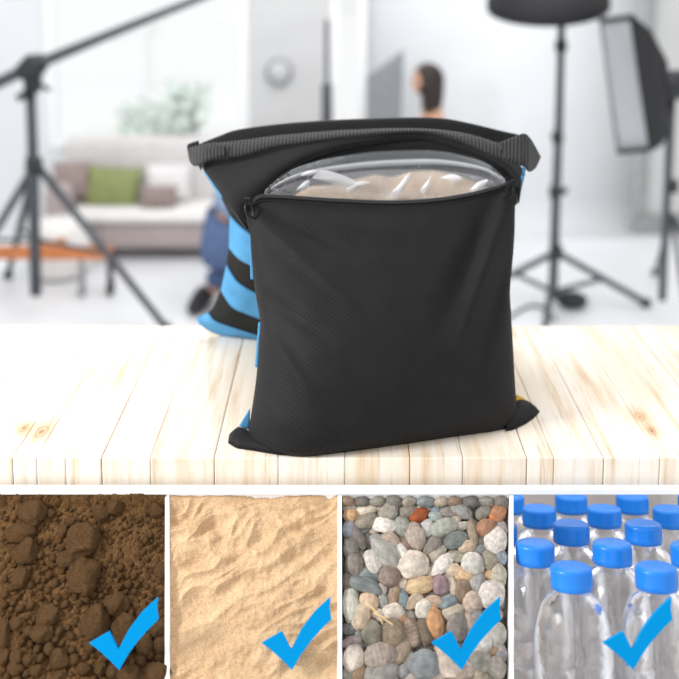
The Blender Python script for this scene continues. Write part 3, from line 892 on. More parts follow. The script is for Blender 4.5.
# front pouch
FB = spl([(246, 441), (262, 450), (298, 457), (345, 452.5), (400, 445), (455, 437), (500, 430.5), (517, 424)], 70)
FT = spl([(251, 207), (258, 198), (275, 197), (300, 198.5), (330, 200.5), (385, 203), (430, 201), (470, 195), (500, 187), (516, 181)], 70)
FL = spl([(246, 441), (249, 426), (254, 395), (257, 370), (259, 340), (260, 322), (255, 290), (252, 262), (250, 234), (250, 216), (251, 207)], 70)
FR = spl([(517, 424), (516.5, 405), (515, 382), (513, 345), (511, 312), (510, 290), (512.5, 262), (514.5, 235), (515, 210), (516, 181)], 70)
NU, NV = 70, 70
def front_px(u, v):
    b, tp, l, r = pl(FB, u), pl(FT, u), pl(FL, v), pl(FR, v)
    c00, c10, c01, c11 = FB[0], FB[-1], FT[0], FT[-1]
    return tuple((1 - v) * b[k] + v * tp[k] + (1 - u) * l[k] + u * r[k] -
                 ((1 - u) * (1 - v) * c00[k] + u * (1 - v) * c10[k] + (1 - u) * v * c01[k] + u * v * c11[k]) for k in (0, 1))
def front_Y(u, v, px, py):
    yb = at_z(px, pl(FB, u)[1], ZTAB).y                           # where this column meets the table
    top = lerp(1.575, 1.605, u) - .012 * math.sin(PI * u)
    base = lerp(yb, top, v ** 1.15)
    bul = .052 * (math.sin(PI * min(1, max(0, u))) ** .55) * (math.sin(PI * v ** .72) ** .8)
    # folds
    d = 0
    def fold(x0, y0, x1, y1, w, a):
        vx, vy = x1 - x0, y1 - y0
        L = math.hypot(vx, vy)
        tt = ((px - x0) * vx + (py - y0) * vy) / (L * L)
        e = ((px - x0) * vy - (py - y0) * vx) / L
        if -.15 < tt < 1.15:
            return a * math.exp(-(e / w) ** 2) * math.sin(PI * (tt + .15) / 1.3)
        return 0
    d += fold(511, 190, 458, 350, 7, .010) - fold(498, 188, 438, 330, 10, .012) - fold(518, 225, 480, 360, 7, .009)
    d += fold(256, 218, 350, 300, 6, .008) - fold(258, 206, 350, 255, 7, .008) + fold(262, 325, 310, 395, 7, .007) - fold(262, 295, 330, 340, 8, .006)
    d += fold(300, 455, 262, 395, 8, .004) + fold(300, 215, 420, 235, 12, .003) - fold(505, 425, 455, 370, 10, .0035) + fold(256, 372, 272, 384, 4, .003)
    d += .0016 * fn(px * .03, py * .03, 4) * min(1, 6 * u, 6 * (1 - u))
    return base - bul - d * min(1, 8 * v)
def front_point(u, v, off=0):
    px, py = front_px(u, v)
    return at(px, py, front_Y(u, v, px, py) - off)
G = [front_point(i / NU, j / NV) for j in range(NV + 1) for i in range(NU + 1)]
# back of the front pouch: a shallow pillow behind, closing at the same seams
V = list(G)
nG = len(G)
for j in range(NV + 1):
    for i in range(NU + 1):
        u, v = i / NU, j / NV
        th = .002 + .105 * (math.sin(PI * u) ** .6) * (math.sin(PI * (.06 + .86 * v)) ** .7)
        th *= lerp(1, .45, smooth((v - .6) / .4))
        p = G[j * (NU + 1) + i] + Vector((0, th, 0))
        V.append(p)
Fc = [f[::-1] for f in grid_faces(NU, NV)] + grid_faces(NU, NV, nG)
edge = [i for i in range(NU + 1)] + [j * (NU + 1) + NU for j in range(1, NV + 1)] + [NV * (NU + 1) + i for i in range(NU - 1, -1, -1)] + [j * (NU + 1) for j in range(NV - 1, 0, -1)]
for a, b in zip(edge, edge[1:] + edge[:1]): Fc.append((a, b, b + nG, a + nG))
for p in V: p.z = max(p.z, ZTAB + .0006)
o = mesh('front_pouch', V, Fc, M['bag'], bag)
bm = bmesh.new(); bm.from_mesh(o.data); bmesh.ops.recalc_face_normals(bm, faces=bm.faces); bm.to_mesh(o.data); bm.free()

# rear pouch
RT = spl([(189, 149), (200, 144), (218, 137), (235, 131), (270, 126), (310, 122.5), (360, 120), (415, 118.5), (445, 119.5), (470, 124), (500, 131), (520, 135.5), (527, 139)], 70)
RLs = [(149, 189), (160, 197), (170, 204), (186, 213), (200, 222), (215, 229.5), (248, 228.5), (265, 226), (290, 220.5), (309, 212.5), (313, 208), (319, 199), (324, 203), (335, 219), (341, 250)]
def rear_left(py): return interp(RLs, py)
def rear_base(py): return interp([(118, 1.735), (150, 1.715), (180, 1.73), (260, 1.78), (320, 1.835), (341, 1.853)], py)
def rear_Y(px, py):
    d = px - rear_left(py)
    return rear_base(py) + .028 * (1 - min(1, max(0, d) / 30)) ** 2 - .012 * min(1, max(0, d) / 60)
NU2, NV2 = 60, 60
GR = []
for j in range(NV2 + 1):
    v = j / NV2
    for i in range(NU2 + 1):
        u = i / NU2
        tpx, tpy = pl(RT, u)
        yb = lerp(341, 341, u)
        py = lerp(tpy, yb, v)
        xl = rear_left(lerp(149, 341, v)) if v > 0 else 189
        xr = interp([(0, 527), (.1, 524), (.2, 512), (1, 500)], v)
        px = lerp(tpx if v == 0 else lerp(xl, xr, (tpx - 189) / (527 - 189)), xl + (xr - xl) * u, smooth(v * 2))
        if u == 0: px = xl; py = lerp(149, 341, v)
        Yv = rear_Y(px, py) + .03 * smooth((px - 470) / 50)
        GR.append((px, py, Yv))
V = [at(px, py, Y) for px, py, Y in GR]
nG = len(V)
for j in range(NV2 + 1):
    for i in range(NU2 + 1):
        u, v = i / NU2, j / NV2
        th = .004 + .07 * (math.sin(PI * u) ** .6) * (math.sin(PI * (.02 + .9 * v)) ** .7)
        V.append(V[j * (NU2 + 1) + i] + Vector((0, th, 0)))
Fc = [f for f in grid_faces(NU2, NV2)] + grid_faces(NU2, NV2, nG, True)
edge = [i for i in range(NU2 + 1)] + [j * (NU2 + 1) + NU2 for j in range(1, NV2 + 1)] + [NV2 * (NU2 + 1) + i for i in range(NU2 - 1, -1, -1)] + [j * (NU2 + 1) for j in range(NV2 - 1, 0, -1)]
for a, b in zip(edge, edge[1:] + edge[:1]): Fc.append((b, a, a + nG, b + nG))
for p in V: p.z = max(p.z, ZTAB + .0006)
o = mesh('rear_pouch', V, Fc, M['bag_plain'], bag)
bm = bmesh.new(); bm.from_mesh(o.data); bmesh.ops.recalc_face_normals(bm, faces=bm.faces); bm.to_mesh(o.data); bm.free()

def ruled(name, top, bot, Yf, nu, nv, mat, off=.0025, th=.002, parent=bag, label=None):
    T_, B_ = spl(top, 40) if len(top) > 2 else top, spl(bot, 40) if len(bot) > 2 else bot
    g = []
    for j in range(nv + 1):
        for i in range(nu + 1):
            a, b = pl(T_, i / nu), pl(B_, i / nu)
            px, py = lerp(a[0], b[0], j / nv), lerp(a[1], b[1], j / nv)
            p = at(px, py, Yf(px, py) - off)
            p.z = max(p.z, ZTAB + .0006)
            g.append(p)
    o = slab(name, g, nu, nv, th, mat, parent)
    if label: o['label'] = label
    return o
ruled('side_stripe', [(204, 170.5), (211, 168.5), (224, 191)], [(203, 171), (213, 187), (222, 199.5)], rear_Y, 12, 3, M['blue'], .012, label='narrow blue stripe below the strap end')
ruled('side_stripe', [(229.7, 215), (240, 226), (253, 236)], [(228.8, 248), (238, 258.5), (253, 267)], rear_Y, 12, 8, M['blue'], label='upper blue side stripe')
ruled('side_stripe', [(226.3, 264.5), (236, 280), (246, 288), (262, 296)], [(220.8, 290.8), (231.7, 307), (246, 314), (268, 322)], rear_Y, 12, 8, M['blue'], label='middle blue side stripe')
ruled('side_stripe', [(208, 313), (215.4, 321.4), (236, 329), (262, 337)], [(196.3, 318.6), (200, 325), (218.3, 335), (262, 340.6)], rear_Y, 12, 6, M['blue'], .004, label='bottom blue side stripe reaching the table')
def front_seam_Y(px, py): return interp([(205, 1.575), (260, 1.555), (322, 1.515), (370, 1.49), (441, 1.455)], py) - .002
ruled('piping', [(249.5, 236), (252.5, 234)], [(250.5, 279), (253.5, 280)], front_seam_Y, 3, 12, M['blue'], .002, label='upper blue edge piping')
ruled('piping', [(258.3, 323), (262.5, 321)], [(254.8, 367), (258.3, 368)], front_seam_Y, 3, 12, M['blue'], .003, label='lower blue edge piping')
ruled('piping', [(243, 420), (250, 408)], [(239, 426), (249.5, 430)], lambda x, y: 1.478, 4, 6, M['blue'], 0, label='small blue edge at the bottom left corner')

# flap above the opening
LOW = spl([(249, 232), (247, 216), (257, 202), (268, 190), (280, 178), (297, 166), (318, 156), (345, 148), (380, 142), (410, 138.5), (432, 139.5), (465, 149), (488, 158), (505, 168), (514, 180), (517, 192), (519, 204)], 120)
UPP = spl([(203, 168), (206, 160), (214, 157), (224, 156), (240, 153), (262, 149), (285, 143), (320, 137.5), (360, 133.5), (400, 130), (430, 130.5), (458, 137), (485, 149), (505, 157), (518, 164), (525, 172), (522, 186)], 120)
def flapY(u, v):
    mid = math.sin(PI * u) ** .8
    lo = lerp(1.572, 1.602, u) + .105 * mid
    up = lerp(1.675, 1.655, u) + .035 * mid
    return lerp(lo, up, smooth(v)) - .020 * math.sin(PI * v) * (1 - .4 * mid)
g = []
nu, nv = 60, 12
for j in range(nv + 1):
    for i in range(nu + 1):
        a, b = pl(LOW, i / nu), pl(UPP, i / nu)
        v = j / nv
        g.append(at(lerp(a[0], b[0], v), lerp(a[1], b[1], v), flapY(i / nu, v)))
slab('flap', g, nu, nv, .003, M['bag_plain'], bag)
# stitched hem along the flap
bm = bmesh.new()
pts = []
for i in range(4, 57):
    a, b = pl(LOW, i / nu), pl(UPP, i / nu)
    pts.append(at(a[0], a[1] - .5, flapY(i / nu, 0) - .001))
tube(bm, pts, .0022, 6)
bmobj('hem', bm, M['bag_plain'], bag, True)
# lining behind the opening
g = []
for j in range(13):
    for i in range(41):
        u = i / 40
        a = pl(LOW, .06 + .88 * u)
        v = j / 12
        px = lerp(a[0], lerp(262, 508, u), v); py = lerp(a[1] + 1, 232, v)
        g.append(at(px, py, flapY(.06 + .88 * u, 0) + .004 + .01 * math.sin(PI * v)))
slab('lining', g, 40, 12, .002, M['bag_plain'], bag)
# left and right gussets joining the pouches at the top
ruled('gusset', [(203, 169), (225, 166), (250, 206)], [(224, 199), (236, 216), (251, 236)], lambda x, y: interp([(203, 1.70), (225, 1.69), (251, 1.60)], x), 12, 10, M['bag_plain'], 0)
ruled('gusset', [(516, 186), (521, 178), (525, 168)], [(514, 206), (518, 203), (519, 196)], lambda x, y: interp([(514, 1.612), (525, 1.66)], x), 6, 8, M['bag_plain'], 0)
ruled('side_stripe', [(524.3, 161), (527.5, 160)], [(521.5, 175), (525, 174)], lambda x, y: 1.645, 3, 6, M['blue'], 0, label='small blue edge under the right strap end')
ruled('side_stripe', [(521.5, 175), (524.5, 176)], [(516.5, 191), (519.5, 191.5)], lambda x, y: 1.63, 3, 6, M['blue'], 0, label='small blue edge beside the right zip puller')

# handle strap (webbing) with looped ends
SU = spl([(188, 149), (194, 146.5), (206, 144), (222, 142.5), (245, 140), (270, 136.5), (300, 133.5), (340, 130.5), (390, 128.5), (430, 129), (465, 133.5), (495, 142), (515, 149), (524, 151)], 100)
SL = spl([(201, 171), (204, 164), (212, 160), (224, 159), (246, 155.5), (272, 147.5), (300, 143.5), (340, 137.5), (390, 132.5), (428, 131.8), (455, 138.5), (488, 153), (512, 163), (526, 167)], 100)
def strapY(u): return lerp(1.665, 1.645, u) + .035 * math.sin(PI * u) ** .8 - .012
g = []
nu, nv = 90, 6
for j in range(nv + 1):
    for i in range(nu + 1):
        u = i / nu
        a, b = pl(SL, u), pl(SU, u)
        v = j / nv
        Y = strapY(u) - .006 * math.sin(PI * v) + .014 * v
        if u < .05: Y += .02 * (1 - u / .05) ** 2
        g.append(at(lerp(a[0], b[0], v), lerp(a[1], b[1], v), Y))
strap = slab('handle_strap', g, nu, nv, .0035, M['webbing'], bag)
# right end folds back on itself: a loop of webbing
def loop(name, path, width_vec, th=.0035):
    P = [Vector(p) for p in path]
    g = []
    n_ = len(P) - 1
    for j in range(5):
        for p in P: g.append(p + width_vec * (j / 4))
    o = mesh(name, g, grid_faces(n_, 4), M['webbing'], bag)
    md = o.modifiers.new('t', 'SOLIDIFY'); md.thickness = th; md.offset = 0
    return o
ruled('strap_loop', [(499, 143.5), (514, 137.5), (525, 134), (532, 140.5), (541, 157)], [(505, 158), (515, 161), (523, 165), (529, 172), (536, 168)],
      lambda x, y: interp([(499, 1.632), (520, 1.630), (529, 1.640), (541, 1.69)], x), 24, 6, M['webbing'], 0, .005)
lp = spl([(226, 150, 1.662), (208, 154, 1.66), (198, 160, 1.668), (192, 158, 1.685), (190, 150, 1.70), (200, 146, 1.715)], 30)
P = [at(x, y, Y) for x, y, Y in lp]
loop('strap_loop', [p - Vector((0, 0, .010)) for p in P], Vector((-.004, .003, .024)) * .8)

# zipper
zt = []
nz = 60
for j, o_ in enumerate((-2.2, 4.0)):
    for i in range(nz + 1):
        u = i / nz
        a = pl(FT, u)
        zt.append(at(a[0], a[1] + o_, front_Y(u, 1, *a) - (.004 if j else .003)))
slab('zipper_tape', zt, nz, 1, .002, M['bag_plain'], bag)
bm = bmesh.new()
nt = 150
for i in range(nt + 1):
    u = .012 + .976 * i / nt
    a = pl(FT, u); b = pl(FT, min(1, u + .005))
    p = at(a[0], a[1] - 1.2, front_Y(u, 1, *a) - .0052)
    an = math.atan2(-(b[1] - a[1]), b[0] - a[0])
    R_ = Matrix.Translation(p) @ Matrix.Rotation(-an, 4, 'Y')
    box(bm, -.0007, .0007, -.0022, .0022, -.0024, .0024, 0, R_)
bmobj('zipper_teeth', bm, M['zip_teeth'], bag)
bm = bmesh.new()
tube(bm, [at(pl(FT, i / nz)[0], pl(FT, i / nz)[1] + 3.6, front_Y(i / nz, 1, *pl(FT, i / nz)) - .0055) for i in range(nz + 1)], .0012, 6)
bmobj('zipper_stitching', bm, M['bag_plain'], bag, True)
def puller(pts, wpx, label):
    (x0, y0, Ya), (x1, y1, Yb) = pts
    p0, p1 = at(x0, y0, Ya), at(x1, y1, Yb)
    d = (p1 - p0); L = d.length; d.normalize()
    side = d.cross(Vector((0, -1, 0))).normalized()
    w_ = wpx * 1.6 / F
    ring = []
    for k in range(25):
        t_ = 2 * PI * k / 24
        c_, s_ = math.cos(t_), math.sin(t_)
        ring.append(p0 + d * (L / 2 + L / 2 * (abs(c_) ** .7) * (1 if c_ > 0 else -1)) + side * w_ * s_)
    bm = bmesh.new(); tube(bm, ring, .0021, 8, False)
    o = bmobj('zip_puller', bm, M['zip_metal'], bag, True)
    o['label'] = label
    bm = bmesh.new()
    c = p0 - d * .004 + Vector((0, .004, 0))
    box(bm, c.x - .006, c.x + .006, c.y - .004, c.y + .004, c.z - .005, c.z + .005, .002)
    bmobj('slider', bm, M['zip_metal'], o)
puller([(247.5, 203.5, 1.563), (251.5, 217.5, 1.553)], 3.6, 'black left zip puller ring')
puller([(511.5, 186.5, 1.59), (506, 198, 1.582)], 3.6, 'black right zip puller ring')

# corner ears on the table
def ear(name, outline, cx, cy, mat, h, label=None, n=4):
    """flat stuffed corner: outline on the table, raised in the middle"""
    O = [pl(outline + [outline[0]], q / 64) for q in range(64)]
    V, rings = [], []
    for k in range(n + 1):
        f = 1 - k / (n + .6)
        rings.append([len(V) + i for i in range(len(O))])
        for x, y in O:
            px, py = lerp(cx, x, f), lerp(cy, y, f)
            p = at_z(px, py, ZTAB + .0015)
            r = ray(px, py)
            lift = h * math.sqrt(max(0, 1 - f * f)) 
            p = p + Vector((0, 0, lift))
            V.append(p)
    faces = []
    m = len(O)
    for A, B in zip(rings, rings[1:]):
        for i in range(m): faces.append((A[i], A[(i + 1) % m], B[(i + 1) % m], B[i]))
    faces.append(rings[-1]); faces.append(rings[0][::-1])
    o = mesh(name, V, faces, mat, bag)
    bm = bmesh.new(); bm.from_mesh(o.data); bmesh.ops.recalc_face_normals(bm, faces=bm.faces); bm.to_mesh(o.data); bm.free()
    if label: o['label'] = label
    return o
ear('corner', [(228, 443), (229, 434), (237, 428), (247, 431), (256, 440), (300, 456), (280, 455), (250, 450), (236, 448)], 244, 441, M['bag'], .012)
ear('corner', [(505, 431), (510, 412), (516, 403), (521, 401.5), (529, 403.5), (535, 407), (540, 411.5), (534, 418), (526, 423.5), (518, 427.5), (512, 430)], 520, 416, M['bag'], .016)
ear('corner_patch', [(514, 404), (516, 395), (519, 396), (524, 398.5), (530, 403.5), (524, 406)], 521, 401, M['yellow'], .004, 'small yellow corner patch')

# ------------------------------------------------------------------ zip bag of sand in the opening
zbg = empty('zip_bag', at(385, 200, 1.62), 'clear resealable plastic bag of sand showing in the open sandbag', 'plastic bag')
def inY(u, v):  # u across, v up: between zipper (1.57) and flap lining
    return lerp(1.588, 1.612, u) + .075 * math.sin(PI * u) ** .8 * (.25 + .75 * v)
t = NT('packed_sand'); v = t.coords()
n1 = t.noise(v, 700, 3, .8); n2 = t.noise(v, 40, 4)
t.base(t.mix(.5, t.ramp(n1, [(.3, (170, 138, 106)), (.7, (222, 196, 164))]), t.ramp(n2, [(.35, (186, 154, 122)), (.65, (226, 200, 170))]))); t.set(Roughness=.9)
M['packed'] = t.m
ST = spl([(268, 206), (290, 200), (308, 189), (330, 187), (352, 182), (375, 176), (392, 178), (408, 174), (432, 172), (455, 176), (475, 183), (492, 192), (504, 198)], 60)
g = []
for j in range(15):
    for i in range(61):
        u = i / 60; a = pl(ST, u); v = j / 14
        px = lerp(lerp(268, 504, u), a[0], v); py = lerp(216, a[1], v)
        b = .006 * fn(px * .05, py * .06, 1) + .003 * fn(px * .15, py * .15, 2)
        g.append(at(px, py, inY(u, .15 + .45 * v) + .016 - .012 * math.sin(PI * (.5 * v + .5)) + b))
slab('sand', g, 60, 14, .02, M['packed'], zbg)
FILM_T = spl([(265, 190), (280, 177), (300, 166), (330, 158), (370, 152), (410, 150), (440, 151), (470, 157), (490, 165), (505, 179)], 60)
M['film'] = film('clear_zip_bag_film', (.93, .94, .95), .8, .10, 34, 1.0, .05, .05, (232, 234, 238))
g = []
for j in range(21):
    for i in range(71):
        u = i / 70; a = pl(FILM_T, u); v = j / 20
        px = lerp(lerp(262, 508, u), a[0], v); py = lerp(214, a[1], v)
        b = .0045 * fn(px * .045 + 3, py * .09, 6) + .003 * fn(px * .12, py * .16, 7)
        b += .004 * math.exp(-((px - 402 + (py - 190) * .7) / 6) ** 2) * (1 if py > 172 else 0)
        g.append(at(px, py, inY(u, v) + .004 - b * (1 - v) - .004 * math.sin(PI * v)))
M['film_low'] = film('doubled_bag_film', (.95, .95, .96), .9, .12, 30, 1.0, .10, .15, (238, 239, 241))
o = mesh('film', g, [f[::-1] for f in grid_faces(70, 20)], [M['film'], M['film_low']], zbg)
for f in o.data.polygons:
    f.material_index = 1 if f.index // 70 < 14 else 0
M['seal'] = film('clear_seal_strip', (.80, .81, .82), .5, .2, 0, 0, .06, .05, (225, 228, 230))
M['seal_white'] = film('milky_bag_fold', (.9, .9, .92), .8, .25, 0, 0, .18, .34, (236, 238, 242))
def curve_between(k, a0, a1):
    pts = []
    for i in range(41):
        u = lerp(a0, a1, i / 40); a = pl(FILM_T, u)
        pts.append((a[0], a[1] + k * math.sin(PI * u) ** .6, u))
    return pts
for k in (2.5, 4.5, 6.5, 8.3):
    bm = bmesh.new()
    tube(bm, [at(x, y, inY(u, 1) - .004) for x, y, u in curve_between(k, .12, .93)], .0012, 6)
    bmobj('seal_ridge', bm, M['seal'], zbg, True)
g = []
for j in range(4):
    for i in range(41):
        u = lerp(.03, .98, i / 40); a = pl(FILM_T, u)
        k = lerp(9.5, 15.5, j / 3) * math.sin(PI * u) ** .5
        g.append(at(a[0], a[1] + k, inY(u, .8) - .002 - .004 * math.sin(PI * j / 3)))
o = mesh('fold_band', g, [f[::-1] for f in grid_faces(40, 3)], M['seal_white'], zbg)
o['label'] = 'milky folded band under the seal'
# film crinkles, their highlights painted as milky white patches
M['crease_glint'] = film('film_crease_glint', (.95, .95, .96), .8, .2, 0, 0, .2, .5, (250, 250, 252))
for outl in ([(300, 176), (308, 171), (318, 171), (312, 175)], [(345, 190), (352, 184), (362, 181), (370, 183), (358, 187), (350, 193)], [(440, 178), (452, 174), (462, 178), (455, 183)], [(470, 190), (478, 182), (488, 180), (484, 187), (474, 194)], [(312, 178), (322, 170), (345, 176), (362, 186), (352, 189), (335, 184)], [(386, 197), (396, 188), (406, 176), (410, 172), (409, 180), (402, 192), (396, 199)], [(420, 190), (428, 180), (431, 176), (430, 186), (424, 195)], [(296, 190), (304, 182), (310, 181), (306, 190)]):
    cx = sum(p[0] for p in outl) / len(outl); cy = sum(p[1] for p in outl) / len(outl)
    V = [at(cx, cy, inY((cx - 262) / 246, .5) - .016)] + [at(x, y, inY((x - 262) / 246, .45) - .008) for x, y in spl(outl + [outl[0]], 30)[:-1]]
    m = len(V) - 1
    mesh('film_crease_highlight', V, [(0, 1 + (i + 1) % m, 1 + i) for i in range(m)], M['crease_glint'], zbg)

# ------------------------------------------------------------------ studio background
M['black'] = plain('black_metal', (34, 36, 40), .45, 0, .05)
M['steel'] = plain('dark_grey_metal', (74, 78, 84), .4, .3, .05)
M['bsoft'] = plain('black_nylon', (22, 23, 26), .7, 0, .1)
M['rubber'] = plain('black_rubber', (40, 42, 45), .6)
def tb_(name, pts, r, mat, parent, seg=12):
    bm = bmesh.new(); tube(bm, pts, r, seg); return bmobj(name, bm, mat, parent, True)
# boom stand, left
Yb_ = 5.05
b0 = at_z(37, 317, 0)
Yb_ = b0.y
bs = empty('boom_stand', b0, 'dark boom light stand with a long slanting arm at the left', 'light stand')
topP = at(30, 66, Yb_)
tb_('pole', [Vector((b0.x, Yb_, .12)), at(33, 165, Yb_), topP], [.030, .030, .026], M['steel'], bs)
tb_('collar', [at(34, 158, Yb_), at(34, 172, Yb_)], .045, M['black'], bs)
tb_('arm', [at(-40, 101, Yb_ - .1), at(33, 66, Yb_ - .06), at(120, 30, Yb_ - .05), at(215, -8, Yb_)], [.030, .030, .022, .018], M['steel'], bs)
tb_('clamp', [at(18, 74, Yb_ - .06), at(32, 66, Yb_ - .06), at(44, 62, Yb_ - .06)], [.035, .062, .045], M['black'], bs)
tb_('clamp', [at(33, 66, Yb_ - .02), at(32, 92, Yb_ - .02)], [.055, .04], M['black'], bs)
tb_('knob', [at(22, 92, Yb_ - .03), at(26, 98, Yb_ - .03)], .04, M['black'], bs)
tb_('handle', [at(34, 82, Yb_ - .04), at(50, 90, Yb_ - .04)], .012, M['black'], bs)
j0 = at(36, 164, Yb_)
for k, e in enumerate((at_z(-45, 298, .02), at_z(166, 328, .02), at_z(8, 275, .02))):
    l_ = tb_('leg', [j0, lerp(j0, e, .5), e], [.022, .02, .018], M['steel'], bs)
    tb_('foot', [e + Vector((0, 0, .02)), e + Vector((0, 0, -.018))], .028, M['rubber'], l_)
    h_ = at(37, 240, Yb_)
    tb_('brace', [h_, lerp(j0, e, .55)], .011, M['steel'], bs)

# umbrella light stand, centre right
c0 = at_z(550, 310, 0); Yc = c0.y
ls = empty('light_stand', c0, 'tall black light stand under the round reflector', 'light stand')
tp = at(562, 10, Yc)
tb_('pole', [Vector((lerp(c0.x, at(553, 293, Yc).x, 1), Yc, .14)), at(556, 200, Yc), at(559, 120, Yc), tp], [.026, .025, .022, .018], M['steel'], ls)
for y in (46, 137, 192):
    tb_('collar', [at(561 - (y - 46) * .04, y - 5, Yc), at(561 - (y - 46) * .04, y + 5, Yc)], .032, M['black'], ls)
tb_('knob', [at(560, 192, Yc), at(567, 190, Yc)], .018, M['black'], ls)
j0 = at(556, 252, Yc); h0 = at(553, 292, Yc)
for e in (at_z(646, 303, .02), at_z(478, 292, .02), at_z(543, 345, .02)):
    l_ = tb_('leg', [j0, e], .018, M['steel'], ls)
    tb_('foot', [e + Vector((0, 0, .02)), e + Vector((0, 0, -.018))], .026, M['rubber'], l_)
    tb_('brace', [h0, lerp(j0, e, .52)], .013, M['steel'], ls)
tb_('hub', [at(556, 246, Yc), at(556, 258, Yc)], .036, M['black'], ls)
tb_('hub', [at(553, 288, Yc), at(553, 298, Yc)], .034, M['black'], ls)
# round reflector dish on top
ctr = at(548, -2, Yc)
ub = empty('reflector', ctr, 'large round black studio reflector at the top edge', 'reflector')
bm = bmesh.new()
Rm = Matrix.Translation(ctr) @ Matrix.Rotation(math.radians(14), 4, 'X') @ Matrix.Rotation(math.radians(-4), 4, 'Y')
Rd = .31
prof = [(.05, .16), (.10, .155), (.2, .12), (.27, .06), (Rd, 0), (Rd, -.05), (Rd - .008, -.05), (Rd - .012, 0)]
lathe(bm, prof, 48, Rm)
bmobj('dish', bm, M['bsoft'], ub, True)
bm = bmesh.new(); lathe(bm, [(.001, -.045), (Rd - .02, -.045), (Rd - .015, -.04)], 48, Rm)
bmobj('front_cover', bm, M['bsoft'], ub, True)
bm = bmesh.new(); lathe(bm, [(.001, .26), (.065, .26), (.07, .25), (.07, .15), (.05, .14), (.001, .14)], 24, Rm)
bmobj('lamp_head', bm, M['black'], ub, True)
tb_('bracket', [at(562, 12, Yc + .02), at(560, 0, Yc + .08), Rm @ Vector((.0, .06, .2))], .018, M['black'], ub)

# weight bag / cable at its foot
bm = bmesh.new()
pc = at_z(572, 300, .045)
bmesh.ops.create_uvsphere(bm, u_segments=20, v_segments=12, radius=1, matrix=Matrix.Translation(pc) @ Matrix.Diagonal((.085, .07, .044, 1)))
tag(bmobj('foot_switch', bm, M['rubber'], None, True), 'dark lump on the floor beside the tall light stand', 'foot switch')
bm = bmesh.new()
tube(bm, [p + Vector((0, 0, .008)) for p in [at_z(x, y, 0) for x, y in spl([(556, 322), (540, 308), (525, 309), (510, 318), (495, 326)], 24)]], .008, 8)
tag(bmobj('cable', bm, M['rubber'], None, True), 'grey cable curling over the floor left of the light stand', 'cable')

# softbox, right
s0 = at_z(672, 318, 0); Ys = s0.y - .1
sb = empty('softbox', at(640, 85, Ys), 'tilted rectangular softbox with black shell at the right', 'softbox')
FQ = [at(601, 18, Ys - .10), at(632, 14, Ys - .30), at(652, 151, Ys - .30), at(619, 154, Ys - .10)]
BQ = [at(660, 50, Ys + .02), at(668, 62, Ys - .12), at(670, 122, Ys - .12), at(664, 124, Ys + .02)]
FQ2 = [FQ[0] + Vector((.0, .12, 0)), FQ[1], FQ[2], FQ[3] + Vector((0, .12, 0))]
t = NT('softbox_diffuser'); v = t.coords()
t.base((168, 171, 175)); t.set(Roughness=.9); M['diff'] = t.m
bm = bmesh.new()
vf = [bm.verts.new(p) for p in FQ]; vb = [bm.verts.new(p) for p in BQ]
mids = []
for a, b in zip(FQ, BQ):
    m_ = lerp(a, b, .5); cen = sum(FQ + BQ, Vector()) / 8
    mids.append(bm.verts.new(m_ + (m_ - cen) * .16))
for i in range(4):
    bm.faces.new((vf[i], vf[(i + 1) % 4], mids[(i + 1) % 4], mids[i])); bm.faces.new((mids[i], mids[(i + 1) % 4], vb[(i + 1) % 4], vb[i]))
bm.faces.new(vb[::-1])
bmesh.ops.recalc_face_normals(bm, faces=bm.faces)
o = bmobj('shell', bm, M['bsoft'], sb, False)
md = o.modifiers.new('t', 'SOLIDIFY'); md.thickness = .006
nrm = (FQ[1] - FQ[0]).cross(FQ[3] - FQ[0]).normalized()
if nrm.y > 0: nrm = -nrm
cen = sum(FQ, Vector()) / 4
g = [lerp(p, cen, .06) + nrm * .004 for p in FQ]
g8 = []
for j in range(9):
    for i in range(9):
        u, v = i / 8, j / 8
        p = lerp(lerp(g[0], g[1], u), lerp(g[3], g[2], u), v)
        g8.append(p - nrm * .05 * math.sin(PI * u) * math.sin(PI * v))
o = mesh('diffuser', g8, grid_faces(8, 8), M['diff'], sb)
md = o.modifiers.new('t', 'SOLIDIFY'); md.thickness = .004
bm = bmesh.new()
fr = [p + nrm * .006 for p in FQ]; fi = [lerp(p, cen, .065) + nrm * .008 for p in FQ]
A = [bm.verts.new(p) for p in fr]; B = [bm.verts.new(p) for p in fi]
for i in range(4): bm.faces.new((A[i], A[(i + 1) % 4], B[(i + 1) % 4], B[i]))
o = bmobj('rim', bm, M['bsoft'], sb); md = o.modifiers.new('t', 'SOLIDIFY'); md.thickness = .006
tb_('lamp_head', [lerp(BQ[0], BQ[2], .5) - Vector((.04, 0, 0)), lerp(BQ[0], BQ[2], .5) + Vector((.10, .03, 0))], .075, M['black'], sb, 20)
ss = empty('softbox_stand', s0, 'thin stand carrying the softbox at the right edge', 'light stand')
xs = at(672, 90, Ys - .02)
tb_('pole', [Vector((xs.x, Ys - .02, .14)), at(672, 95, Ys - .02)], .02, M['steel'], ss)
tb_('bracket', [at(672, 95, Ys - .02), at(676, 82, Ys - .02), at(690, 78, Ys)], .025, M['black'], ss)
tb_('collar', [at(672, 180, Ys - .02), at(672, 192, Ys - .02)], .032, M['black'], ss)
j0 = at(672, 215, Ys - .02)
for e in (at_z(655, 272, .02), at_z(730, 300, .02), at_z(690, 335, .02)):
    l_ = tb_('leg', [j0, e], .012, M['steel'], ss)
    tb_('foot', [e + Vector((0, 0, .02)), e + Vector((0, 0, -.018))], .02, M['rubber'], l_)

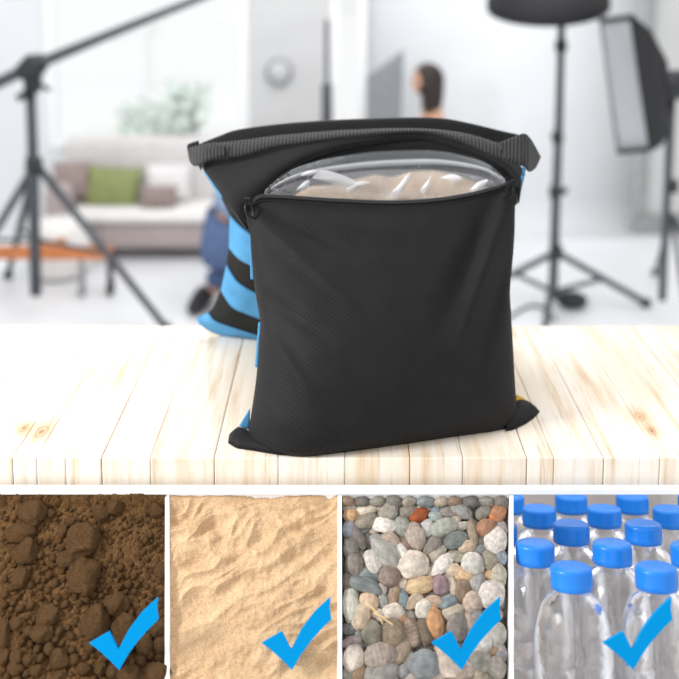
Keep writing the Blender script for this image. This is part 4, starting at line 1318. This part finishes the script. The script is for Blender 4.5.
# thin stand by the grey pier + wall clock
p0 = at_z(327, 252, 0); Yp = p0.y
ps = empty('backdrop_stand', Vector((at(327, 252, Yp).x, Yp, 0)), 'slim dark stand before the grey wall pier', 'light stand')
tb_('pole', [at_z(327, 252, .1) , at(327, 20, Yp)], .014, M['steel'], ps)
tb_('sleeve', [at(327, 130, Yp), at(327, 84, Yp)], .034, M['steel'], ps)
for dx, dy in ((-.12, .02), (.2, .05), (0, -.25)):
    tb_('leg', [Vector((ps.location.x, Yp, .35)), Vector((ps.location.x + dx, Yp + dy, .012))], .012, M['steel'], ps)
M['clock'] = plain('grey_clock_rim', (150, 153, 156), .5)
M['clockf'] = plain('pale_clock_face', (196, 199, 202), .5)
cc = at(279, 72, YW - .02)
ck = empty('wall_disc', cc, 'round grey disc mounted on the grey wall pier', 'wall disc')
bm = bmesh.new(); lathe(bm, [(.05, -.03), (.085, -.03), (.09, 0), (.085, .02)], 32, Matrix.Translation(cc) @ Matrix.Rotation(PI / 2, 4, 'X'), True)
bmobj('rim', bm, M['clock'], ck, True)
bm = bmesh.new(); lathe(bm, [(.001, .022), (.07, .022), (.072, .015)], 32, Matrix.Translation(cc) @ Matrix.Rotation(PI / 2, 4, 'X'))
bmobj('face', bm, M['clockf'], ck, True)

# grey flat panel leaning by the person
M['flat'] = plain('grey_flat_panel', (142, 145, 150), .8, 0, .05)
Yf_ = 6.2
q = [at(366, 250, Yf_), at(397, 252, Yf_ - .1), at(404, 50, Yf_), at(366, 78, Yf_ + .1)]
q[0].z = .005; q[1].z = .005
bm = bmesh.new()
A = [bm.verts.new(p) for p in q]; B = [bm.verts.new(p + Vector((.0, .03, 0))) for p in q]
bm.faces.new(A); bm.faces.new(B[::-1])
for i in range(4): bm.faces.new((A[i], B[i], B[(i + 1) % 4], A[(i + 1) % 4]))
bmesh.ops.recalc_face_normals(bm, faces=bm.faces)
tag(bmobj('flag_panel', bm, M['flat']), 'grey slanted flat panel standing left of the seated person', 'panel')

# sofa
M['sofa'] = plain('mauve_grey_upholstery', (176, 164, 162), .9, 0, .04)
M['sofa_l'] = plain('light_grey_upholstery', (214, 211, 210), .9, 0, .03)
M['seatw'] = plain('off_white_seat_cushion', (236, 234, 232), .9, 0, .02)
M['green'] = plain('olive_green_cushion', (140, 148, 98), .9, 0, .05)
M['white_pil'] = plain('pale_pillow_cloth', (226, 224, 224), .9, 0, .03)
M['taupe'] = plain('taupe_cushion', (150, 134, 130), .9, 0, .05)
f0 = at_z(160, 262, 0); YS = f0.y
x0, x1 = at(66, 240, YS).x, at(286, 240, YS).x
so = empty('sofa', Vector(((x0 + x1) / 2, YS + .3, 0)), 'grey sofa with white seat cushion along the window', 'sofa')
zb0, zb1 = at(160, 250, YS).z, at(160, 223, YS).z
bm = bmesh.new(); box(bm, x0, x1, YS, YS + .44, zb0, zb1, .04); bmobj('base', bm, M['sofa'], so, True)
z2 = at(160, 196, YS).z
bm = bmesh.new(); box(bm, x0 + .02, x1, YS - .03, YS + .34, zb1, zb1 + .07, .03); bmobj('seat_cushion', bm, M['seatw'], so, True)
YBK = YS + .34
zbk = at(120, 138, YBK).z
bm = bmesh.new(); box(bm, x0 - .10, x1, YBK, YBK + .16, zb1 - .02, zbk, .05); bmobj('backrest', bm, M['sofa_l'], so, True)
bm = bmesh.new(); box(bm, x0 - .14, x0 + .02, YS + .02, YBK + .14, zb0, zb1 + .22, .05); bmobj('armrest', bm, M['sofa'], so, True)
for x in (x0 + .05, x1 - .05):
    for y in (YS + .06, YBK + .05):
        tb_('leg', [Vector((x, y, 0)), Vector((x, y, zb0 + .02))], .02, M['steel'], so)
def cushion(name, px, py, w, h, Y, mat, lab, rot=0):
    c = at(px, py, Y)
    bm = bmesh.new()
    n_ = 14
    V = [[[None] * (n_ + 1) for _ in range(n_ + 1)] for _ in (0, 1)]
    for s_ in (0, 1):
        for j in range(n_ + 1):
            for i in range(n_ + 1):
                u, v = 2 * i / n_ - 1, 2 * j / n_ - 1
                th = .07 * (max(0, (1 - u * u) * (1 - v * v)) ** .45)
                pin = 1 - .05 * (1 - abs(u * v))
                if s_ and th == 0: V[1][j][i] = V[0][j][i]; continue
                p = Vector((u * w / 2 * pin, (th if s_ else -th), v * h / 2 * pin))
                p = Matrix.Rotation(rot, 3, 'Y') @ p
                p = Matrix.Rotation(-.25, 3, 'X') @ p
                V[s_][j][i] = bm.verts.new(c + p)
        for j in range(n_):
            for i in range(n_):
                q = [V[s_][j][i], V[s_][j][i + 1], V[s_][j + 1][i + 1], V[s_][j + 1][i]]
                bm.faces.new(q if not s_ else q[::-1])
    return tag(bmobj(name, bm, mat, None, True), lab, 'cushion')
k = depth(Vector((0, YS + .3, .5))) / F
cushion('cushion', 113, 187, 54 * k, 40 * k, YS + .20, M['green'], 'olive green cushion leaning on the grey sofa', .06)
cushion('cushion', 168, 182, 46 * k, 36 * k, YS + .24, M['white_pil'], 'pale grey cushion on the sofa right of the green one')
cushion('cushion', 158, 197, 36 * k, 22 * k, YS + .12, M['taupe'], 'small taupe cushion lying before the pale grey one')
cushion('cushion', 72, 180, 38 * k, 36 * k, YS + .22, M['taupe'], 'taupe cushion at the left end of the sofa')

# plants on the window sill behind the sofa
M['leafp'] = plain('hazed_green_leaves', (222, 234, 226), .6, 0, .10)  # washed out: haze of the bright window is put into the leaf colour
M['pot'] = plain('dark_grey_planter', (74, 80, 84), .6)
M['stem'] = plain('plant_stems', (120, 140, 120), .7)
def plant(px, py, wpx, hpx, lab, seed, plab):
    Y = YW - .12
    k = depth(at(px, py, Y)) / F
    c = at(px, py, Y)
    r = random.Random(seed)
    root = empty('potted_plant', c, lab, 'plant')
    bm = bmesh.new()
    zl = c.z - .0
    box(bm, c.x - wpx * k / 2, c.x + wpx * k / 2, Y - .07, Y + .07, zl - .09, zl + .03, .02)
    bmobj('planter', bm, M['pot'], root, True)
    bm = bmesh.new()
    sb_ = bmesh.new()
    for _ in range(16):
        x = c.x + r.uniform(-.4, .4) * wpx * k; hh_ = r.uniform(.4, 1) * hpx * k
        p0 = Vector((x, Y + r.uniform(-.04, .04), zl + .02)); p1 = p0 + Vector((r.uniform(-.08, .08), r.uniform(-.02, .0), hh_))
        tube(sb_, [p0, lerp(p0, p1, .5) + Vector((.01, 0, 0)), p1], .004, 5)
        for q in range(9):
            b = lerp(p0, p1, .3 + .7 * q / 8)
            a = r.uniform(0, 2 * PI); L = r.uniform(.06, .12)
            d = Vector((math.cos(a), math.sin(a) * .3, r.uniform(-.1, .6))).normalized()
            s_ = d.cross(Vector((0, 1, 0))).normalized() * L * .24
            vs = [bm.verts.new(x_) for x_ in (b, b + d * L * .5 + s_, b + d * L, b + d * L * .5 - s_)]
            bm.faces.new(vs)
    bmobj('leaves', bm, M['leafp'], root)
    bmobj('stems', sb_, M['stem'], root)
plant(148, 148, 36, 44, 'pale leafy plant in a dark planter at the window, left one', 1, '')
plant(186, 143, 30, 58, 'taller pale leafy plant in a dark planter near the bag strap', 2, '')

# wooden trolley and white chair at the left
M['orange'] = plain('orange_brown_wood', (206, 126, 70), .5, 0, .08)
M['white_pl'] = plain('white_plastic', (232, 235, 238), .5, 0, .01)
M['castg'] = plain('grey_caster', (150, 154, 158), .5)
w0 = at_z(80, 296, 0); Yw_ = w0.y
tr = empty('trolley', w0, 'low trolley with an orange-brown wooden beam on casters', 'trolley')
pA, pB = at(-30, 254, Yw_), at(112, 251, Yw_)
hb = .045
bm = bmesh.new()
zc_ = (pA.z + pB.z) / 2
box(bm, pA.x, pB.x, Yw_ - .03, Yw_ + .03, zc_ - hb * .75, zc_ + hb * .75, .012); bmobj('beam', bm, M['orange'], tr)
d0, d1 = Vector((at(42, 247, Yw_).x, Yw_ + .0, zc_ + .02)), Vector((at(56, 240, Yw_).x, Yw_ + .14, zc_ + .02))
tb_('crossbar', [d0, d1], .025, M['orange'], tr)
def caster(x, y, mat, ztop):
    o = tb_('caster', [Vector((x - .015, y, .045)), Vector((x + .015, y, .045))], .045, mat, tr, 20)
    tb_('fork', [Vector((x, y + .01, .06)), Vector((x, y, ztop))], .018, mat, o)
for x, y, m_ in ((pB.x - .02, Yw_ + .02, M['rubber']), (at(82, 285, Yw_).x, Yw_ - .0, M['castg']), (pA.x + .05, Yw_, M['castg'])):
    caster(x, y, m_, zc_)
# white pouf between the stand and the sofa
h0_ = at_z(60, 275, 0)
ch = empty('pouf', h0_, 'low white round pouf behind the boom stand', 'pouf')
bm = bmesh.new()
lathe(bm, [(.001, .02), (.15, .02), (.175, .05), (.185, .16), (.175, .28), (.145, .325), (.001, .335)], 36, Matrix.Translation(h0_))
bmobj('cover', bm, M['seatw'], ch, True)
bm = bmesh.new(); lathe(bm, [(.001, .0), (.14, .0), (.14, .03), (.001, .03)], 36, Matrix.Translation(h0_))
bmobj('base', bm, M['castg'], ch, True)

# ------------------------------------------------------------------ people
M['skin'] = plain('skin', (205, 158, 132), .6, 0, .04)
M['hair'] = plain('dark_hair', (44, 34, 32), .6, 0, .15)
M['denim_l'] = plain('blue_denim', (134, 154, 184), .9, 0, .10, 30)
M['navy'] = plain('navy_denim', (78, 98, 134), .9, 0, .1)
M['beige_cl'] = plain('beige_top', (224, 206, 192), .9, 0, .05)
M['shoe'] = plain('black_shoe', (34, 34, 38), .6)
def skin_body(name, V, E, R, mat, parent, sub=2, root=0):
    me = bpy.data.meshes.new(name)
    me.from_pydata([tuple(v) for v in V], E, [])
    o = bpy.data.objects.new(name, me); COL.objects.link(o)
    md = o.modifiers.new('skin', 'SKIN'); md.use_smooth_shade = True
    sv = me.skin_vertices[0].data
    for i, r in enumerate(R):
        sv[i].radius = (r, r) if not isinstance(r, tuple) else r
        sv[i].use_root = (i == root)
    m2 = o.modifiers.new('sub', 'SUBSURF'); m2.levels = sub; m2.render_levels = sub
    me.materials.append(mat)
    if parent is not None:
        o.parent = parent; o.matrix_parent_inverse = Matrix.Translation(-parent.location)
    return o
def head(parent, c, face, hh, skinm, hairm, hair_len=0.0, tilt=0):
    """head with brow, nose, mouth, ears and hair; face = unit direction in plan"""
    f = Vector((face[0], face[1], 0)).normalized()
    R_ = Matrix.Translation(c) @ Matrix((( f.y, f.x, 0, 0), (-f.x, f.y, 0, 0), (0, 0, 1, 0), (0, 0, 0, 1)))   # local +y = face
    bm = bmesh.new()
    bmesh.ops.create_uvsphere(bm, u_segments=32, v_segments=24, radius=1)
    for v in bm.verts:
        x, y, z = v.co
        w = .36 * (1 - .22 * max(0, -z) ** 1.5)
        d = .46
        px, py_, pz = x * w * hh, y * d * hh * (1 - .12 * max(0, -z)), z * .5 * hh
        if y > .3:
            az = z
            if abs(x) < .22 and -.28 < az < .12: py_ += .055 * hh * (1 - abs(x) / .22) * (1 - (az + .28) / .55) 
            if abs(abs(x) - .38) < .2 and abs(az - .05) < .12: py_ -= .022 * hh
            if abs(x) < .32 and abs(az + .46) < .07: py_ += .02 * hh
            if abs(x) < .3 and az < -.75: py_ += .04 * hh
        v.co = R_ @ Vector((px, py_, pz))
    bm2 = bm
    for s_ in (-1, 1):
        bmesh.ops.create_uvsphere(bm, u_segments=10, v_segments=8, radius=1, matrix=R_ @ Matrix.Translation((s_ * .36 * hh, -.02 * hh, -.02 * hh)) @ Matrix.Diagonal((.04 * hh, .08 * hh, .13 * hh, 1)))
    o = bmobj('head', bm, skinm, parent, True)
    bm = bmesh.new()
    for s_ in (-1, 1):
        bmesh.ops.create_uvsphere(bm, u_segments=10, v_segments=8, radius=.028 * hh, matrix=R_ @ Matrix.Translation((s_ * .145 * hh, .415 * hh, .02 * hh)))
    bmobj('eyes', bm, hairm, o, True)
    bm = bmesh.new()
    bmesh.ops.create_uvsphere(bm, u_segments=32, v_segments=24, radius=1)
    for v in list(bm.verts):
        x, y, z = v.co
        if z < -.25 and y > -.1 and hair_len == 0: pass
        px, py_, pz = x * .41 * hh, y * .50 * hh - .035 * hh, z * .53 * hh + .03 * hh
        if y > .35 and z < .52: py_ = min(py_, .30 * hh); px *= .9
        if z < 0 and y < .3: pz -= hair_len * (-z) * (1 if y < .25 else .3); 
        v.co = R_ @ Vector((px, py_, pz))
    bmobj('hair', bm, hairm, o, True)
    return o
def hand(parent, wrist, d, up, sz, mat):
    d = d.normalized(); s_ = d.cross(up).normalized(); up = s_.cross(d)
    V = [wrist, wrist + d * sz * .28, wrist + d * sz * .5]; E = [(0, 1), (1, 2)]; R = [sz * .16, (sz * .22, sz * .12), (sz * .2, sz * .1)]
    o = skin_body('hand', V, E, R, mat, parent, 1)
    bm = bmesh.new()
    for k, L in zip((-1.5, -.5, .5, 1.5), (.36, .44, .41, .32)):
        b = wrist + d * sz * .5 + s_ * k * sz * .115
        tube(bm, [b - d * sz * .1, b + d * sz * L * .4 - up * sz * .03, b + d * sz * L * .75 - up * sz * .12, b + d * sz * L - up * sz * .24], [sz * .055, sz * .052, sz * .046, sz * .036], 8)
    b = wrist + d * sz * .18 - s_ * sz * .16
    tube(bm, [b, b + d * sz * .16 - s_ * sz * .14, b + d * sz * .34 - s_ * sz * .17 - up * sz * .06], [sz * .07, sz * .058, sz * .044], 8)
    bmobj('fingers', bm, mat, o, True)

# seated woman facing left, stool
Yp_ = 5.75
hc = at(427, 81, Yp_)
pw = empty('person', Vector((hc.x, Yp_, 0)), 'dark-haired person in a light top seated before the white backdrop, facing left', 'person')
hh = .19
pel = Vector((hc.x + .02, Yp_, .52)); nk = Vector((hc.x + .03, Yp_, hc.z - .13)); chs = Vector((hc.x + .035, Yp_, hc.z - .33)); wst = Vector((hc.x + .03, Yp_, .70))
lK = Vector((hc.x - .40, Yp_ - .09, .50)); rK = Vector((hc.x - .40, Yp_ + .09, .50)); lA = Vector((hc.x - .36, Yp_ - .1, .09)); rA = Vector((hc.x - .36, Yp_ + .1, .09))
lS = chs + Vector((0, -.165, .10)); rS = chs + Vector((0, .165, .10))
lE = lS + Vector((-.05, -.05, -.27)); rE = rS + Vector((-.05, .05, -.27)); lW = Vector((hc.x - .25, Yp_ - .11, .60)); rW = Vector((hc.x - .25, Yp_ + .11, .60))
V = [pel, wst, chs, nk, hc + Vector((.01, 0, -.05)), lS, lE, lW, rS, rE, rW, pel + Vector((0, -.09, 0)), lK, lA, lA + Vector((-.17, 0, -.05)), pel + Vector((0, .09, 0)), rK, rA, rA + Vector((-.17, 0, -.05))]
E = [(0, 1), (1, 2), (2, 3), (3, 4), (2, 5), (5, 6), (6, 7), (2, 8), (8, 9), (9, 10), (0, 11), (11, 12), (12, 13), (13, 14), (0, 15), (15, 16), (16, 17), (17, 18)]
R = [.12, .10, .11, .048, .05, .055, .04, .028, .055, .04, .028, .10, .062, .042, .035, .10, .062, .042, .035]
body = skin_body('body', V, E, R, M['skin'], pw)
topv = [pel + Vector((0, 0, .06)), wst, lerp(wst, chs, .6), chs + Vector((0, 0, -.02))]
skin_body('top', topv, [(0, 1), (1, 2), (2, 3)], [.135, .118, .12, .118], M['beige_cl'], pw)
skin_body('trousers', [pel, pel + Vector((0, -.09, 0)), lK, lA + Vector((0, 0, .05)), pel + Vector((0, .09, 0)), rK, rA + Vector((0, 0, .05))], [(0, 1), (1, 2), (2, 3), (0, 4), (4, 5), (5, 6)], [.13, .11, .072, .055, .11, .072, .055], M['beige_cl'], pw)
head(pw, hc, (-1, -.15), hh, M['skin'], M['hair'], .22)
hand(pw, lW, Vector((-1, 0, -.35)), Vector((0, 0, 1)), .17, M['skin']); hand(pw, rW, Vector((-1, 0, -.35)), Vector((0, 0, 1)), .17, M['skin'])
st = empty('stool', Vector((pel.x + .02, Yp_, 0)), 'round stool under the seated person', 'stool')
bm = bmesh.new(); lathe(bm, [(.001, .40), (.17, .40), (.18, .39), (.18, .365), (.17, .355), (.001, .355)], 28, Matrix.Translation(st.location)); bmobj('seat', bm, M['white_pl'], st, True)
for k in range(4):
    a = PI / 4 + k * PI / 2
    tb_('leg', [st.location + Vector((.1 * math.cos(a), .1 * math.sin(a), .36)), st.location + Vector((.19 * math.cos(a), .19 * math.sin(a), 0))], .014, M['steel'], st)

# crouching person in denim behind the bag
Yk = at_z(200, 306, 0).y
def K(px, py, dy=0): return at(px, py, Yk + dy)
pc_ = empty('person', Vector((K(230, 290).x, Yk, 0)), 'crouching person in blue denim and black shoes behind the bag, cut by its left side', 'person')
hip = K(221, 236); wst = K(240, 204); chs = K(268, 172); nk = K(290, 160); hd = K(308, 152)
lk = K(275, 250, -.22); lf = K(240, 300, -.2); rk = K(285, 268, .15); rf = K(204, 292, .0)
lf.z = .09; rf.z = .09
lS, rS = chs + Vector((.03, -.19, .02)), chs + Vector((.03, .19, .02))
lE, rE = lS + Vector((.16, -.06, -.22)), rS + Vector((.16, .06, -.22))
lW, rW = lE + Vector((.18, .08, .02)), rE + Vector((.18, -.08, .02))
V = [hip, wst, chs, nk, hd + Vector((-.01, 0, -.04)), lS, lE, lW, rS, rE, rW, hip + Vector((0, -.10, 0)), lk, lf, hip + Vector((0, .10, 0)), rk, rf]
E = [(0, 1), (1, 2), (2, 3), (3, 4), (2, 5), (5, 6), (6, 7), (2, 8), (8, 9), (9, 10), (0, 11), (11, 12), (12, 13), (0, 14), (14, 15), (15, 16)]
R = [.10, .10, .11, .05, .05, .055, .045, .03, .055, .045, .03, .07, .05, .04, .07, .05, .04]
skin_body('body', V, E, R, M['skin'], pc_)
skin_body('jeans', [lerp(hip, wst, .6), hip, hip + Vector((0, -.11, -.03)), lk, lf + Vector((0, 0, .05)), hip + Vector((0, .11, -.03)), rk, rf + Vector((0, 0, .05))], [(0, 1), (1, 2), (2, 3), (3, 4), (1, 5), (5, 6), (6, 7)], [.15, .185, .14, .10, .065, .14, .10, .065], M['navy'], pc_, root=1)
skin_body('shirt', [lerp(hip, wst, .55), wst, chs, lS, lerp(lS, lE, .9), rS, lerp(rS, rE, .9)], [(0, 1), (1, 2), (2, 3), (3, 4), (2, 5), (5, 6)], [.175, .16, .14, .07, .056, .07, .056], M['denim_l'], pc_)
for f_, d_ in ((lf, Vector((1, 0, 0))), (rf, (at_z(180, 312, 0) - at_z(206, 288, 0)).normalized())):
    q = Vector((f_.x, f_.y, 0))
    skin_body('shoe', [q - d_ * .07 + Vector((0, 0, .055)), q + Vector((0, 0, .065)), q + d_ * .10 + Vector((0, 0, .05)), q + d_ * .19 + Vector((0, 0, .04))], [(0, 1), (1, 2), (2, 3)], [.05, .06, .048, .036], M['shoe'], pc_)
head(pc_, hd, (1, -.1), .21, M['skin'], M['hair'], 0)
hand(pc_, lW, Vector((1, .1, 0)), Vector((0, 0, 1)), .18, M['skin']); hand(pc_, rW, Vector((1, -.1, 0)), Vector((0, 0, 1)), .18, M['skin'])

# ------------------------------------------------------------------ view
S.view_settings.view_transform = 'Standard'
S.view_settings.look = 'None'
S.view_settings.gamma = 1
S.view_settings.use_curve_mapping = False
S.view_settings.exposure = 0.0
S.cycles.transparent_max_bounces = 24
